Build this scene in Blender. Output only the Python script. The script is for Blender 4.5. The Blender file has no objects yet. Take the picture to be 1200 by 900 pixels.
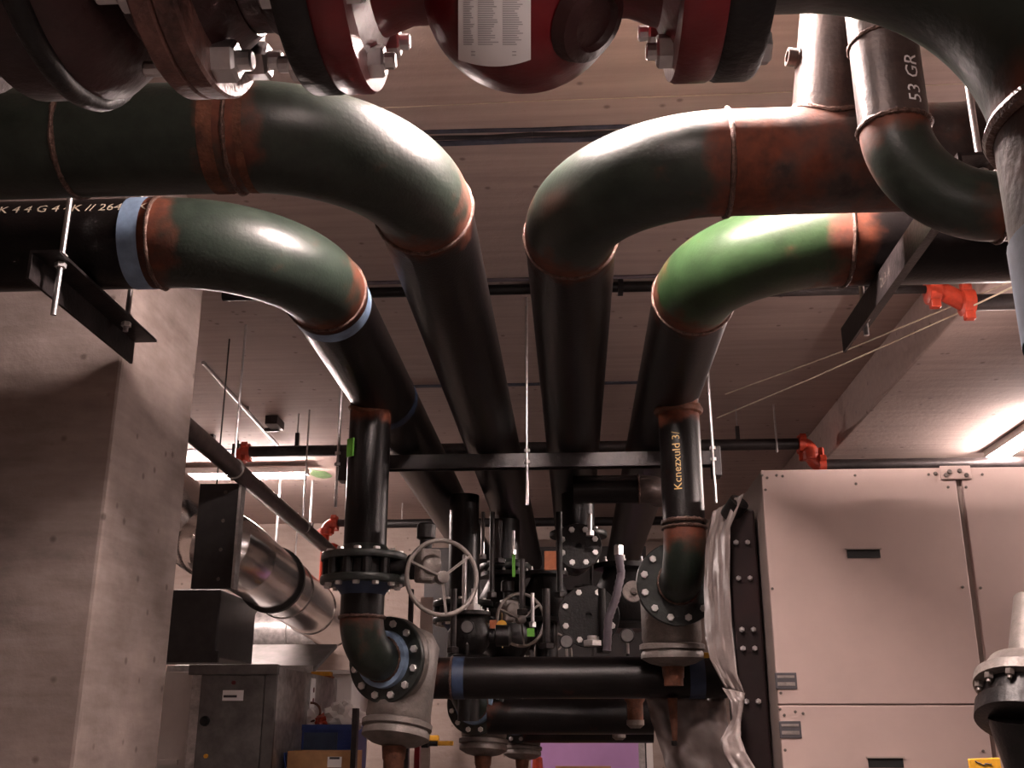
import bpy, bmesh, math, random
from mathutils import Vector, Matrix, noise
V = Vector
random.seed(7)
PI = math.pi
S = bpy.context.scene
COL = S.collection

# ---------------------------------------------------------------- camera, world, exposure
PITCH, YAW, FPX = math.radians(18.03), math.radians(3.28), 1244.0
CAM = V((0, 0, 1.6))
cd = bpy.data.cameras.new('camera'); cam = bpy.data.objects.new('camera', cd); COL.objects.link(cam)
cam.location = CAM; cam.rotation_euler = (PI / 2 + PITCH, 0, YAW)
cd.sensor_width = 36.0; cd.lens = 36.0 * FPX / 1200.0; cd.clip_start = 0.02
S.camera = cam
W = bpy.data.worlds.new('world'); S.world = W; W.use_nodes = True
W.node_tree.nodes['Background'].inputs[0].default_value = (0.9, 0.75, 0.72, 1)
W.node_tree.nodes['Background'].inputs[1].default_value = 0.02
S.view_settings.view_transform = 'Standard'; S.view_settings.look = 'None'
S.view_settings.gamma = 1.0; S.view_settings.use_curve_mapping = False
S.view_settings.exposure = 0.25
LAMP_COL = (1.0, 0.805, 0.75)
# (centre, half length vector, strength)  -- the fluorescent strips of the room and an added fill tube
LAMPS = [
    ('fluorescent_light', (-3.2, 9.9, 3.96), (0.62, 0, 0), 440, 'fluorescent strip glowing under the ceiling behind the concrete column'),
    ('fluorescent_light', (3.35, 7.75, 3.66), (0, 0.62, 0), 260, 'fluorescent strip glowing on the right soffit above the beige cabinet'),
    ('fluorescent_light', (-0.2, 0.9, 3.9), (0, 0.62, 0), 60, 'fluorescent strip over the red pump run'),
    ('fluorescent_light', (0.3, 2.93, 3.985), (0.62, 0, 0), 800, 'fluorescent strip over the four big pipe bends'),
    ('fill_light', (0.75, -0.5, 1.95), (0.3, 0, 0), 110, 'added fill tube behind the viewer for the label and nuts'),  # no room lamp: added fill that brightens the white label and nuts
    ('fluorescent_light', (3.0, 4.5, 3.1), (0, 0.62, 0), 230, 'hanging fluorescent strip right of the beige cabinet'),
]

# ---------------------------------------------------------------- pixel -> point helpers (calibrated view)
_Fh = V((-math.sin(YAW), math.cos(YAW), 0)); _R = V((math.cos(YAW), math.sin(YAW), 0)); _Z = V((0, 0, 1))
_F = _Fh * math.cos(PITCH) + _Z * math.sin(PITCH); _U = -_Fh * math.sin(PITCH) + _Z * math.cos(PITCH)
def ray(u, v): return _F + _R * ((u - 600) / FPX) + _U * ((450 - v) / FPX)
def at(u, v, Y): d = ray(u, v); return CAM + d * (Y / d.y)
def atz(u, v, z): d = ray(u, v); return CAM + d * ((z - CAM.z) / d.z)
def zat(v, Y, u=600): return at(u, v, Y).z

# ---------------------------------------------------------------- materials
def mat(name, col, rough=0.5, metal=0.0, var=0.25, scale=6.0, bump=0.0, bscale=60.0, col2=None, rust=False, stretch=(1, 1, 1), emit=None, spec=0.5, alpha=1.0, trans=0.0):
    m = bpy.data.materials.new(name); m.use_nodes = True
    nt = m.node_tree; N = nt.nodes; L = nt.links; b = N['Principled BSDF']
    b.inputs['Roughness'].default_value = rough; b.inputs['Metallic'].default_value = metal
    b.inputs['Specular IOR Level'].default_value = spec
    if emit:
        b.inputs['Base Color'].default_value = (*col, 1)
        b.inputs['Emission Color'].default_value = (*col, 1); b.inputs['Emission Strength'].default_value = emit
        return m
    tc = N.new('ShaderNodeTexCoord'); mp = N.new('ShaderNodeMapping'); mp.inputs['Scale'].default_value = stretch
    L.new(tc.outputs['Object'], mp.inputs[0])
    n1 = N.new('ShaderNodeTexNoise'); n1.inputs['Scale'].default_value = scale; n1.inputs['Detail'].default_value = 6; n1.inputs['Roughness'].default_value = 0.65
    L.new(mp.outputs[0], n1.inputs[0])
    c2 = col2 or tuple(min(1, c * (1 + var * 2)) for c in col); c1 = tuple(c * (1 - var) for c in col)
    rp = N.new('ShaderNodeValToRGB'); rp.color_ramp.elements[0].position = 0.3; rp.color_ramp.elements[1].position = 0.72
    rp.color_ramp.elements[0].color = (*c1, 1); rp.color_ramp.elements[1].color = (*c2, 1)
    L.new(n1.outputs[0], rp.inputs[0]); out = rp.outputs[0]
    if rust:
        at_ = N.new('ShaderNodeAttribute'); at_.attribute_name = 'rust'
        n2 = N.new('ShaderNodeTexNoise'); n2.inputs['Scale'].default_value = 9; n2.inputs['Detail'].default_value = 8; L.new(tc.outputs['Object'], n2.inputs[0])
        ma = N.new('ShaderNodeMath'); ma.operation = 'MULTIPLY_ADD'; L.new(n2.outputs[0], ma.inputs[0]); ma.inputs[1].default_value = 1.0; 
        L.new(at_.outputs['Fac'], ma.inputs[2])
        r2 = N.new('ShaderNodeValToRGB'); r2.color_ramp.elements[0].position = 0.68; r2.color_ramp.elements[1].position = 1.25 - 0.3
        r2.color_ramp.elements[0].color = (0, 0, 0, 1); r2.color_ramp.elements[1].color = (1, 1, 1, 1); L.new(ma.outputs[0], r2.inputs[0])
        n3 = N.new('ShaderNodeTexNoise'); n3.inputs['Scale'].default_value = 30; L.new(tc.outputs['Object'], n3.inputs[0])
        r3 = N.new('ShaderNodeValToRGB'); r3.color_ramp.elements[0].color = (0.035, 0.014, 0.010, 1); r3.color_ramp.elements[1].color = (0.20, 0.050, 0.020, 1); L.new(n3.outputs[0], r3.inputs[0])
        mx = N.new('ShaderNodeMix'); mx.data_type = 'RGBA'; L.new(r2.outputs[0], mx.inputs[0]); L.new(out, mx.inputs[6]); L.new(r3.outputs[0], mx.inputs[7]); out = mx.outputs[2]
        mr = N.new('ShaderNodeMapRange'); L.new(r2.outputs[0], mr.inputs[0]); mr.inputs[3].default_value = rough; mr.inputs[4].default_value = 0.7; L.new(mr.outputs[0], b.inputs['Roughness'])
    L.new(out, b.inputs['Base Color'])
    if bump:
        n4 = N.new('ShaderNodeTexNoise'); n4.inputs['Scale'].default_value = bscale; n4.inputs['Detail'].default_value = 4; L.new(mp.outputs[0], n4.inputs[0])
        bp = N.new('ShaderNodeBump'); bp.inputs['Strength'].default_value = bump; bp.inputs['Distance'].default_value = 0.01; L.new(n4.outputs[0], bp.inputs['Height']); L.new(bp.outputs[0], b.inputs['Normal'])
    if trans:
        b.inputs['Transmission Weight'].default_value = trans
    b.inputs['Alpha'].default_value = alpha
    return m

def concrete(name, c1, c2, stretch, streak=0.5):
    m = bpy.data.materials.new(name); m.use_nodes = True
    nt = m.node_tree; N = nt.nodes; L = nt.links; b = N['Principled BSDF']; b.inputs['Roughness'].default_value = 0.8; b.inputs['Specular IOR Level'].default_value = 0.3
    tc = N.new('ShaderNodeTexCoord')
    def nz(sc, det, st=None, ro=0.6):
        n = N.new('ShaderNodeTexNoise'); n.inputs['Scale'].default_value = sc; n.inputs['Detail'].default_value = det; n.inputs['Roughness'].default_value = ro
        if st:
            mp = N.new('ShaderNodeMapping'); mp.inputs['Scale'].default_value = st; L.new(tc.outputs['Object'], mp.inputs[0]); L.new(mp.outputs[0], n.inputs[0])
        else: L.new(tc.outputs['Object'], n.inputs[0])
        return n
    a = nz(1.6, 8); s = nz(3.0, 6, stretch); h = nz(26, 3)
    mx = N.new('ShaderNodeMix'); mx.data_type = 'FLOAT'; mx.inputs[0].default_value = streak; L.new(a.outputs[0], mx.inputs[2]); L.new(s.outputs[0], mx.inputs[3])
    rp = N.new('ShaderNodeValToRGB'); rp.color_ramp.elements[0].position = 0.34; rp.color_ramp.elements[1].position = 0.66
    rp.color_ramp.elements[0].color = (*c1, 1); rp.color_ramp.elements[1].color = (*c2, 1); L.new(mx.outputs[0], rp.inputs[0])
    # bug holes
    vo = N.new('ShaderNodeTexVoronoi'); vo.inputs['Scale'].default_value = 7.0; L.new(tc.outputs['Object'], vo.inputs['Vector'])
    r2 = N.new('ShaderNodeValToRGB'); r2.color_ramp.elements[0].position = 0.06; r2.color_ramp.elements[1].position = 0.13
    r2.color_ramp.elements[0].color = (0.45, 0.42, 0.42, 1); r2.color_ramp.elements[1].color = (1, 1, 1, 1); L.new(vo.outputs['Distance'], r2.inputs[0])
    mm = N.new('ShaderNodeMix'); mm.data_type = 'RGBA'; mm.blend_type = 'MULTIPLY'; mm.inputs[0].default_value = 0.8; L.new(rp.outputs[0], mm.inputs[6]); L.new(r2.outputs[0], mm.inputs[7])
    L.new(mm.outputs[2], b.inputs['Base Color'])
    bp = N.new('ShaderNodeBump'); bp.inputs['Strength'].default_value = 0.25; bp.inputs['Distance'].default_value = 0.01; L.new(h.outputs[0], bp.inputs['Height']); L.new(bp.outputs[0], b.inputs['Normal'])
    return m

M = {
 'black': mat('black_pipe_paint', (0.0055, 0.0042, 0.0042), 0.36, 0, 0.4, 5, 0.12, 90, rust=True, spec=0.3),
 'green': mat('green_primed_steel', (0.012, 0.0205, 0.0150), 0.40, 0, 0.25, 11, 0.10, 80, rust=True, col2=(0.025, 0.036, 0.027)),
 'green2': mat('bright_green_primed_steel', (0.016, 0.036, 0.013), 0.38, 0, 0.3, 7, 0.08, 80, rust=True),
 'mill': mat('brown_mill_scale', (0.05, 0.036, 0.032), 0.42, 0.3, 0.45, 9, 0.15, 70, rust=True),
 'rust': mat('rusty_steel', (0.10, 0.036, 0.018), 0.75, 0, 0.45, 18, 0.3, 90),
 'weld': mat('weld_bead', (0.10, 0.06, 0.048), 0.4, 0.5, 0.5, 60, 0.5, 160),
 'blue': mat('faded_blue_paint', (0.20, 0.29, 0.42), 0.65, 0, 0.2, 14),
 'dblue': mat('dark_blue_paint', (0.03, 0.05, 0.10), 0.5, 0, 0.2, 14),
 'dblue2': mat('worn_blue_band', (0.12, 0.16, 0.23), 0.6, 0, 0.3, 14),
 'red': mat('dark_red_enamel', (0.11, 0.004, 0.007), 0.32, 0, 0.3, 6, 0.1, 70),
 'dframe': mat('black_red_frame', (0.007, 0.002, 0.002), 0.55, 0, 0.5, 4, spec=0.25),
 'dred': mat('red_oxide_casting', (0.020, 0.005, 0.005), 0.45, 0, 0.5, 8, 0.2, 70),
 'casting': mat('black_casting', (0.006, 0.005, 0.005), 0.45, 0.0, 0.4, 12, 0.2, 70, spec=0.35),
 'flange': mat('dark_green_flange', (0.022, 0.026, 0.024), 0.4, 0.1, 0.4, 14, 0.15, 80),
 'flangebrown': mat('brown_rusty_flange', (0.10, 0.045, 0.036), 0.55, 0.1, 0.6, 25, 0.3, 90),
 'grey': mat('grey_iron_casting', (0.20, 0.175, 0.16), 0.5, 0.25, 0.25, 10, 0.3, 60),
 'zinc': mat('zinc_plated_steel', (0.62, 0.60, 0.60), 0.28, 0.9, 0.15, 20),
 'bolt': mat('pale_bolt_steel', (0.75, 0.73, 0.72), 0.35, 0.55, 0.15, 30),
 'angle': mat('black_angle_iron', (0.020, 0.016, 0.016), 0.42, 0.3, 0.6, 10, 0.15, 60),
 'orange': mat('orange_red_coupling', (0.42, 0.045, 0.02), 0.4, 0, 0.25, 20, 0.1, 60),
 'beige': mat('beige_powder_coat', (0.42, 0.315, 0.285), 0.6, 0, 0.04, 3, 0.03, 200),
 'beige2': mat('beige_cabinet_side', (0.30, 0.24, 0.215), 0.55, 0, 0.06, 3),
 'slot': mat('black_recess', (0.006, 0.006, 0.006), 0.6),
 'screw': mat('dark_screw', (0.12, 0.10, 0.09), 0.5, 0.4),
 'clad': mat('bright_aluminium_cladding', (0.86, 0.83, 0.81), 0.20, 1.0, 0.06, 5, 0.12, 12),
 'galv': mat('galvanised_sheet', (0.42, 0.40, 0.39), 0.42, 0.6, 0.3, 16, 0.05, 40),
 'dgalv': mat('dull_grey_door', (0.12, 0.113, 0.11), 0.5, 0.2, 0.3, 8),
 'white': mat('white_plastic', (0.78, 0.74, 0.72), 0.5, 0, 0.04, 8),
 'paper': mat('white_label_paper', (0.92, 0.90, 0.90), 0.5, 0, 0.02, 8),
 'ink': mat('grey_ink', (0.42, 0.40, 0.42), 0.6),
 'dink': mat('dark_ink', (0.05, 0.045, 0.05), 0.6),
 'yellow': mat('yellow_tag', (0.75, 0.38, 0.03), 0.5, 0, 0.15, 20),
 'orangeplate': mat('orange_plate', (0.40, 0.11, 0.03), 0.5, 0, 0.15, 20),
 'bcrate': mat('blue_crate_plastic', (0.02, 0.045, 0.20), 0.4, 0, 0.2, 10),
 'card': mat('cardboard', (0.50, 0.28, 0.13), 0.75, 0, 0.12, 12),
 'lav': mat('lavender_board', (0.50, 0.28, 0.56), 0.7, 0, 0.05, 3),
 'chalk': mat('pale_chalk', (0.55, 0.47, 0.36), 0.8),
 'chalky': mat('yellow_chalk', (0.62, 0.42, 0.16), 0.8),
 'stencil': mat('white_stencil_paint', (0.72, 0.68, 0.68), 0.7),
 'gmark': mat('faded_green_spray', (0.13, 0.22, 0.09), 0.8, 0, 0.3, 10),
 'lime': mat('lime_paint', (0.10, 0.33, 0.03), 0.6),
 'sheet': mat('cloudy_plastic_sheet', (0.19, 0.155, 0.145), 0.4, 0, 0.12, 6, 0.3, 14),
 'dark': mat('dark_duct_paint', (0.016, 0.014, 0.014), 0.5, 0, 0.4, 8),
 'hose': mat('grey_violet_hose', (0.12, 0.10, 0.12), 0.5),
 'joint': mat('dark_sealed_joint', (0.030, 0.027, 0.032), 0.6, 0, 0.4, 12),
 'jointblue': mat('chalk_blue_joint', (0.055, 0.06, 0.085), 0.7, 0, 0.4, 12),
 'tube': mat('fluorescent_tube', LAMP_COL, emit=1.0),
 'housing': mat('white_lamp_housing', (0.75, 0.72, 0.70), 0.5, 0, 0.03),
 'concrete': concrete('column_concrete', (0.19, 0.15, 0.135), (0.46, 0.375, 0.345), (1, 1, 5), 0.35),
 'ceilc': concrete('ceiling_concrete', (0.40, 0.31, 0.28), (0.53, 0.42, 0.38), (0.35, 6, 6), 0.6),
 'wallc': concrete('wall_concrete', (0.30, 0.235, 0.205), (0.44, 0.36, 0.32), (1, 1, 6), 0.4),
 'floorc': concrete('floor_concrete', (0.10, 0.085, 0.08), (0.15, 0.13, 0.12), (1, 1, 1), 0.2),
}

# ---------------------------------------------------------------- mesh builder
def frame_for(d):
    d = d.normalized(); h = V((0, 0, 1)) if abs(d.z) < 0.9 else V((1, 0, 0))
    a = h.cross(d).normalized(); return a, d.cross(a).normalized(), d

class MB:
    def __init__(s): s.v = []; s.f = []; s.r = []
    def add(s, vs, fs, rv=None):
        o = len(s.v); s.v += [V(p) for p in vs]; s.r += list(rv) if rv else [0.0] * len(vs)
        s.f += [tuple(i + o for i in f) for f in fs]; return s
    def rings(s, rings, caps=(True, True), rv=None):
        n = len(rings[0]); vs = [p for r in rings for p in r]; fs = []
        for i in range(len(rings) - 1):
            for j in range(n):
                k = (j + 1) % n; fs.append((i * n + j, i * n + k, (i + 1) * n + k, (i + 1) * n + j))
        if caps[0]: fs.append(tuple(range(n - 1, -1, -1)))
        if caps[1]: fs.append(tuple((len(rings) - 1) * n + j for j in range(n)))
        return s.add(vs, fs, [rv[i] for i in range(len(rings)) for _ in range(n)] if rv else None)
    def tube(s, pts, r, seg=32, caps=(True, True), rv=None):
        pts = [V(p) for p in pts]; n = len(pts); rr = r if isinstance(r, (list, tuple)) else [r] * n
        T = [((pts[min(i + 1, n - 1)] - pts[max(i - 1, 0)])).normalized() for i in range(n)]
        a, b, _ = frame_for(T[0]); R = []
        for i in range(n):
            if i:
                q = T[i - 1].rotation_difference(T[i]); a = q @ a
            a = (a - T[i] * a.dot(T[i])).normalized(); b = T[i].cross(a)
            R.append([pts[i] + (a * math.cos(2 * PI * j / seg) + b * math.sin(2 * PI * j / seg)) * rr[i] for j in range(seg)])
        return s.rings(R, caps, rv)
    def lathe(s, p, d, prof, seg=32, rv=None, ph=0.0, caps=(True, True)):
        a, b, d = frame_for(V(d)); p = V(p)
        R = [[p + d * t + (a * math.cos(2 * PI * j / seg + ph) + b * math.sin(2 * PI * j / seg + ph)) * max(r, 1e-5) for j in range(seg)] for t, r in prof]
        return s.rings(R, caps, rv)
    def ringplate(s, p, d, ro, ri, h, seg=40):
        return s.lathe(p, d, [(0, ri), (0, ro * 0.985), (h * 0.12, ro), (h * 0.88, ro), (h, ro * 0.985), (h, ri), (0, ri)], seg, caps=(False, False))
    def torus(s, p, d, R, r, seg=40, ms=10, jit=0.0):
        a, b, d = frame_for(V(d)); p = V(p); rings = []
        for i in range(seg):
            t = 2 * PI * i / seg; e = a * math.cos(t) + b * math.sin(t); rr = r * (1 + jit * (random.random() - 0.5))
            rings.append([p + e * (R + rr * math.cos(2 * PI * j / ms)) + d * rr * math.sin(2 * PI * j / ms) for j in range(ms)])
        return s.rings(rings + [rings[0]], (False, False))
    def box(s, c, size, ax=None):
        c = V(c); x, y, z = ax if ax else (V((1, 0, 0)), V((0, 1, 0)), V((0, 0, 1))); hx, hy, hz = (k / 2 for k in size)
        vs = [c + x * i * hx + y * j * hy + z * k * hz for i in (-1, 1) for j in (-1, 1) for k in (-1, 1)]
        return s.add(vs, [(0, 1, 3, 2), (4, 6, 7, 5), (0, 4, 5, 1), (2, 3, 7, 6), (0, 2, 6, 4), (1, 5, 7, 3)])
    def box2(s, lo, hi): lo = V(lo); hi = V(hi); return s.box((lo + hi) / 2, hi - lo)
    def beam(s, p0, p1, prof):
        p0 = V(p0); p1 = V(p1); a, b, d = frame_for(p1 - p0)
        return s.rings([[p + a * x + b * y for x, y in prof] for p in (p0, p1)])

ORIG = {}
def obj(name, mb, material, parent=None, smooth=True, bevel=0.0, sharp=38, solid=0.0):
    o0 = ORIG.get(parent.name, V((0, 0, 0))) if parent else V((0, 0, 0))
    me = bpy.data.meshes.new(name); me.from_pydata([p - o0 for p in mb.v], [], mb.f)
    if any(mb.r):
        a = me.attributes.new('rust', 'FLOAT', 'POINT'); a.data.foreach_set('value', mb.r)
    me.materials.append(M[material]); me.validate(); me.update()
    if smooth:
        me.shade_smooth(); me.set_sharp_from_angle(angle=math.radians(sharp))
    o = bpy.data.objects.new(name, me); COL.objects.link(o)
    if parent: o.parent = parent; ORIG[o.name] = o0
    if solid: md = o.modifiers.new('solid', 'SOLIDIFY'); md.thickness = solid
    if bevel: md = o.modifiers.new('bevel', 'BEVEL'); md.width = bevel; md.segments = 2; md.limit_method = 'ANGLE'
    return o
def tag(o, label, cat=None, group=None, kind=None):
    if label: o['label'] = label
    if cat: o['category'] = cat
    if group: o['group'] = group
    if kind: o['kind'] = kind
    return o
def thing(name, loc, label, cat, group=None):
    o = bpy.data.objects.new(name, None); o.empty_display_size = 0.1; COL.objects.link(o); o.location = loc; ORIG[o.name] = V(loc)
    return tag(o, label, cat, group)
def struct(name, mb, material, parent=None, **k):
    return tag(obj(name, mb, material, parent, **k), None, kind='structure' if not parent else None)
_mesh = {}
def place(name, key, make, material, p, d, parent, roll=0.0):
    """a piece with shared mesh, its local +Z turned to d"""
    if key not in _mesh:
        mb = make(); me = bpy.data.meshes.new(name); me.from_pydata(mb.v, [], mb.f); me.materials.append(M[material]); me.shade_smooth(); me.set_sharp_from_angle(angle=math.radians(35)); _mesh[key] = me
    o = bpy.data.objects.new(name, _mesh[key]); COL.objects.link(o); o.parent = parent
    o.location = V(p) - ORIG.get(parent.name, V((0, 0, 0))); o.rotation_mode = 'QUATERNION'; o.rotation_quaternion = V((0, 0, 1)).rotation_difference(V(d).normalized()) @ Matrix.Rotation(roll, 3, 'Z').to_quaternion()
    return o
def hexnut(r, h, stud): 
    def f():
        m = MB(); m.lathe((0, 0, 0), (0, 0, 1), [(0, r), (h * 0.85, r), (h, r * 0.86)], 6)
        if stud: m.lathe((0, 0, h * 0.9), (0, 0, 1), [(0, r * 0.5), (stud, r * 0.5), (stud + r * .1, r * 0.4)], 10)
        return m
    return f
def headbolt(r, h):
    return lambda: MB().lathe((0, 0, 0), (0, 0, 1), [(0, r), (h * 0.8, r), (h, r * 0.8)], 8)
def arc(c, a, b, R, n=28, t0=0.0, t1=PI / 2):
    c = V(c); a = V(a); b = V(b)
    return [c + (a * math.cos(t0 + (t1 - t0) * i / n) + b * math.sin(t0 + (t1 - t0) * i / n)) * R for i in range(n + 1)]
def endrust(n, a=1.0, b=1.0, w=0.14):
    return [max(a * math.exp(-(i / n) / w), b * math.exp(-((n - i) / n) / w)) * 0.62 for i in range(n + 1)]
def straight(p0, p1, n=24): p0 = V(p0); p1 = V(p1); return [p0.lerp(p1, i / n) for i in range(n + 1)]
def rust_at(pts, spots):
    return [min(0.75, sum(a * math.exp(-((p - V(c)).length / w) ** 2) for c, a, w in spots)) for p in pts]
def text_on(body, size, fn, material, name, parent):
    """flat lettering mapped onto a surface by fn(x, y) -> point"""
    cu = bpy.data.curves.new('lettering', 'FONT'); cu.body = body; cu.size = size; cu.align_x = 'CENTER'; cu.align_y = 'CENTER'; cu.resolution_u = 2
    t = bpy.data.objects.new('lettering', cu); COL.objects.link(t); bpy.context.view_layer.update()
    me = t.evaluated_get(bpy.context.evaluated_depsgraph_get()).to_mesh()
    mb = MB(); mb.add([fn(v.co.x, v.co.y) for v in me.vertices], [tuple(p.vertices) for p in me.polygons])
    bpy.data.objects.remove(t); o = obj(name, mb, material, parent, smooth=False)
    if name == 'chalk_writing': o['kind'] = 'stuff'
    return o
X_, Y_, Z_ = V((1, 0, 0)), V((0, 1, 0)), V((0, 0, 1))

# ================================================================ SETTING
CEIL, SOFF, BEAMX = 4.05, 3.71, 2.08
XL, XR, YB, YF = -6.0, 6.0, 13.0, -3.5
struct('floor', MB().box2((XL, YF, -0.1), (XR, YB, 0)), 'floorc', smooth=False)
ceil = struct('ceiling', MB().box2((XL, YF, CEIL), (XR, YB, CEIL + 0.2)), 'ceilc', smooth=False)
struct('wall_back', MB().box2((XL, YB, 0), (XR, YB + 0.2, CEIL)), 'wallc', smooth=False)
struct('wall_front', MB().box2((XL, YF - 0.2, 0), (XR, YF, CEIL)), 'wallc', smooth=False)
struct('wall_left', MB().box2((XL - 0.2, YF, 0), (XL, YB, CEIL)), 'wallc', smooth=False)
struct('wall_right', MB().box2((XR, YF, 0), (XR + 0.2, YB, CEIL)), 'wallc', smooth=False)
beam = struct('beam', MB().box2((BEAMX, YF, SOFF), (XR, YB, CEIL)), 'ceilc', smooth=False, bevel=0.012)
struct('column', MB().box2((-3.3, 4.0, 0), (-1.824, 4.82, CEIL)), 'concrete', smooth=False, bevel=0.015)
# formwork joints of the ceiling: raised fins and a recess-dark seal, each a strip of its own
for (Y, w, m_, dz) in ((4.08, 0.035, 'jointblue', 0.008), (4.03, 0.018, 'joint', 0.012), (3.99, 0.025, 'jointblue', 0.006), (7.52, 0.05, 'jointblue', 0.008), (9.3, 0.03, 'jointblue', 0.006)):
    x0, x1 = (-1.3, 1.4) if Y < 5 else ((-1.7, 0.6) if Y < 8 else (-4, 2.0))
    pts = [V((x0 + (x1 - x0) * i / 14, Y + (random.random() - .5) * 0.012, CEIL)) for i in range(15)]
    mb = MB()
    for a, b in zip(pts, pts[1:]): mb.beam(a, b, [(-w / 2, -dz), (w / 2, -dz), (w / 2, 0), (-w / 2, 0)])
    obj('joint', mb, m_, ceil, smooth=False)
# green spray mark on the ceiling / wall
def blotch(c, ax, ay, nrm, r1, r2, mtl, name, parent):
    mb = MB(); c = V(c) + V(nrm) * 0.003
    mb.add([c] + [c + V(ax) * r1 * math.cos(t * PI / 8) * (0.8 + .4 * random.random()) + V(ay) * r2 * math.sin(t * PI / 8) * (0.8 + .4 * random.random()) for t in range(16)], [(0, i + 1, (i + 1) % 16 + 1) for i in range(16)])
    return obj(name, mb, mtl, parent, smooth=False)
g = atz(377, 556, CEIL); tag(blotch(g, X_, Y_, -Z_, 0.10, 0.20, 'gmark', 'paint_mark', ceil), 'green spray mark on the concrete')

# ---------------------------------------------------------------- lamps
for i, (nm, c, h, st, lab) in enumerate(LAMPS):
    c = V(c); h = V(h); t = thing(nm, c, lab, 'lamp')
    d = h.normalized(); sd = d.cross(Z_)
    ax = (d, sd, Z_)
    obj('housing', MB().box(c + Z_ * 0.02, (2 * h.length + 0.06, 0.15, 0.06), ax), 'housing', t, smooth=False, bevel=0.004)
    if i == 3:
        for k in (-1, 1): obj('light_shield', MB().box(c + sd * k * 0.10 - Z_ * 0.02, (2 * h.length + 0.08, 0.008, 0.062), ax), 'housing', t, smooth=False)  # added blades that keep this strip's light off the ceiling
    for k in (-1, 1):
        o = obj('fluorescent_tube', MB().lathe(c - h + sd * k * 0.045 - Z_ * 0.028, d, [(0, 0.016), (2 * h.length, 0.016)], 8), 'tube', t)
        if ('tube%d' % i) not in M:
            M['tube%d' % i] = M['tube'].copy(); M['tube%d' % i].node_tree.nodes['Principled BSDF'].inputs['Emission Strength'].default_value = st
        o.data.materials[0] = M['tube%d' % i]

# ================================================================ THE FOUR BIG PIPE BENDS
ZP, RP, RB = 3.26, 0.162, 0.48
def weld(p, d, parent, r=RP, minor=0.008): return obj('weld_bead', MB().torus(p, d, r + 0.001, minor, 64, 8, 0.5), 'weld', parent)
def band(p0, p1, parent, r=RP, m_='blue', name='blue_tape'): return obj(name, MB().tube([p0, p1], r + 0.0025, 48, (False, False)), m_, parent)

def bend_run(name, label, X, Y, side, xend, yend, emat='green', group='big pipe bends under the ceiling', runmat='black', spots=()):
    t = thing(name, (X, Y, ZP), label, 'pipe', group)
    c = V((X + side * RB, Y + RB, ZP)); pts = arc(c, (0, -1, 0), (-side, 0, 0), RB, 36)
    e = obj('elbow', MB().tube(pts, RP, 64, rv=endrust(36, 0.9, 1.0, 0.10)), emat, t)
    p = straight((xend, Y, ZP), pts[0], 40); obj('run_pipe', MB().tube(p, RP, 64, rv=rust_at(p, [(pts[0], .5, .08)] + list(spots))), runmat, t)
    p = straight(pts[-1], (X, yend, ZP), 60); obj('main_pipe', MB().tube(p, RP, 64, rv=rust_at(p, [(pts[-1], .45, .08)])), 'black', t)
    weld(pts[0], X_, t); weld(pts[-1], Y_, t)
    return t, pts
P2, p2 = bend_run('pipe_bend', 'dark green pipe bend nearest the upper left, rust red band at its weld', -0.479, 2.70, -1, -3.4, 11.0, runmat='green', spots=[((-1.78, 2.7, ZP), .5, .08)])
P3, p3 = bend_run('pipe_bend', 'pipe bend at upper centre right with a rusty branch rising from its run', 0.012, 2.934, 1, 3.4, 11.0, runmat='mill', spots=[((.62, 2.934, ZP), .34, .16), ((.95, 2.934, ZP), .30, .2)])
P1, p1 = bend_run('pipe_bend', 'lower left pipe bend with blue tape bands above the concrete column', -0.97, 3.389, -1, -3.6, 11.2)
P4, p4 = bend_run('pipe_bend', 'lower right pipe bend with bright green elbow behind the black angle iron', 0.504, 3.51, 1, 3.6, 11.2, emat='green2')
# P1 trimmings
a = at(145, 290, 3.227).x
band((a - 0.035, 3.389, ZP), (a + 0.035, 3.389, ZP), P1)
band((-0.97, p1[-1].y + 0.05, ZP), (-0.97, p1[-1].y + 0.13, ZP), P1)
band((-0.97, 5.24, ZP), (-0.97, 5.33, ZP), P1, m_='dblue')
def on_pipe_x(xc, Y, ang, r=RP + 0.002):     # ang measured from -Y upward
    return lambda x, y: V((xc + x, Y - r * math.cos(ang + y / r), ZP + r * math.sin(ang + y / r)))
tag(text_on('K 4 4 G 4 4K // 264 HK', 0.055, on_pipe_x(at(95, 244, 3.3).x, 3.389, 0.45), 'chalk', 'chalk_writing', P1), 'pale hand written mill marks')
# P2 trimmings: second joint to the left, broad rust bands
x2 = at(62, 140, 2.55).x
weld((x2, 2.70, ZP), X_, P2); 
band((p2[0].x - 0.075, 2.70, ZP), (p2[0].x - 0.03, 2.70, ZP), P2, m_='rust', name='rust_band'); band((p2[0].x + 0.03, 2.70, ZP), (p2[0].x + 0.055, 2.70, ZP), P2, m_='rust', name='rust_band')
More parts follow.
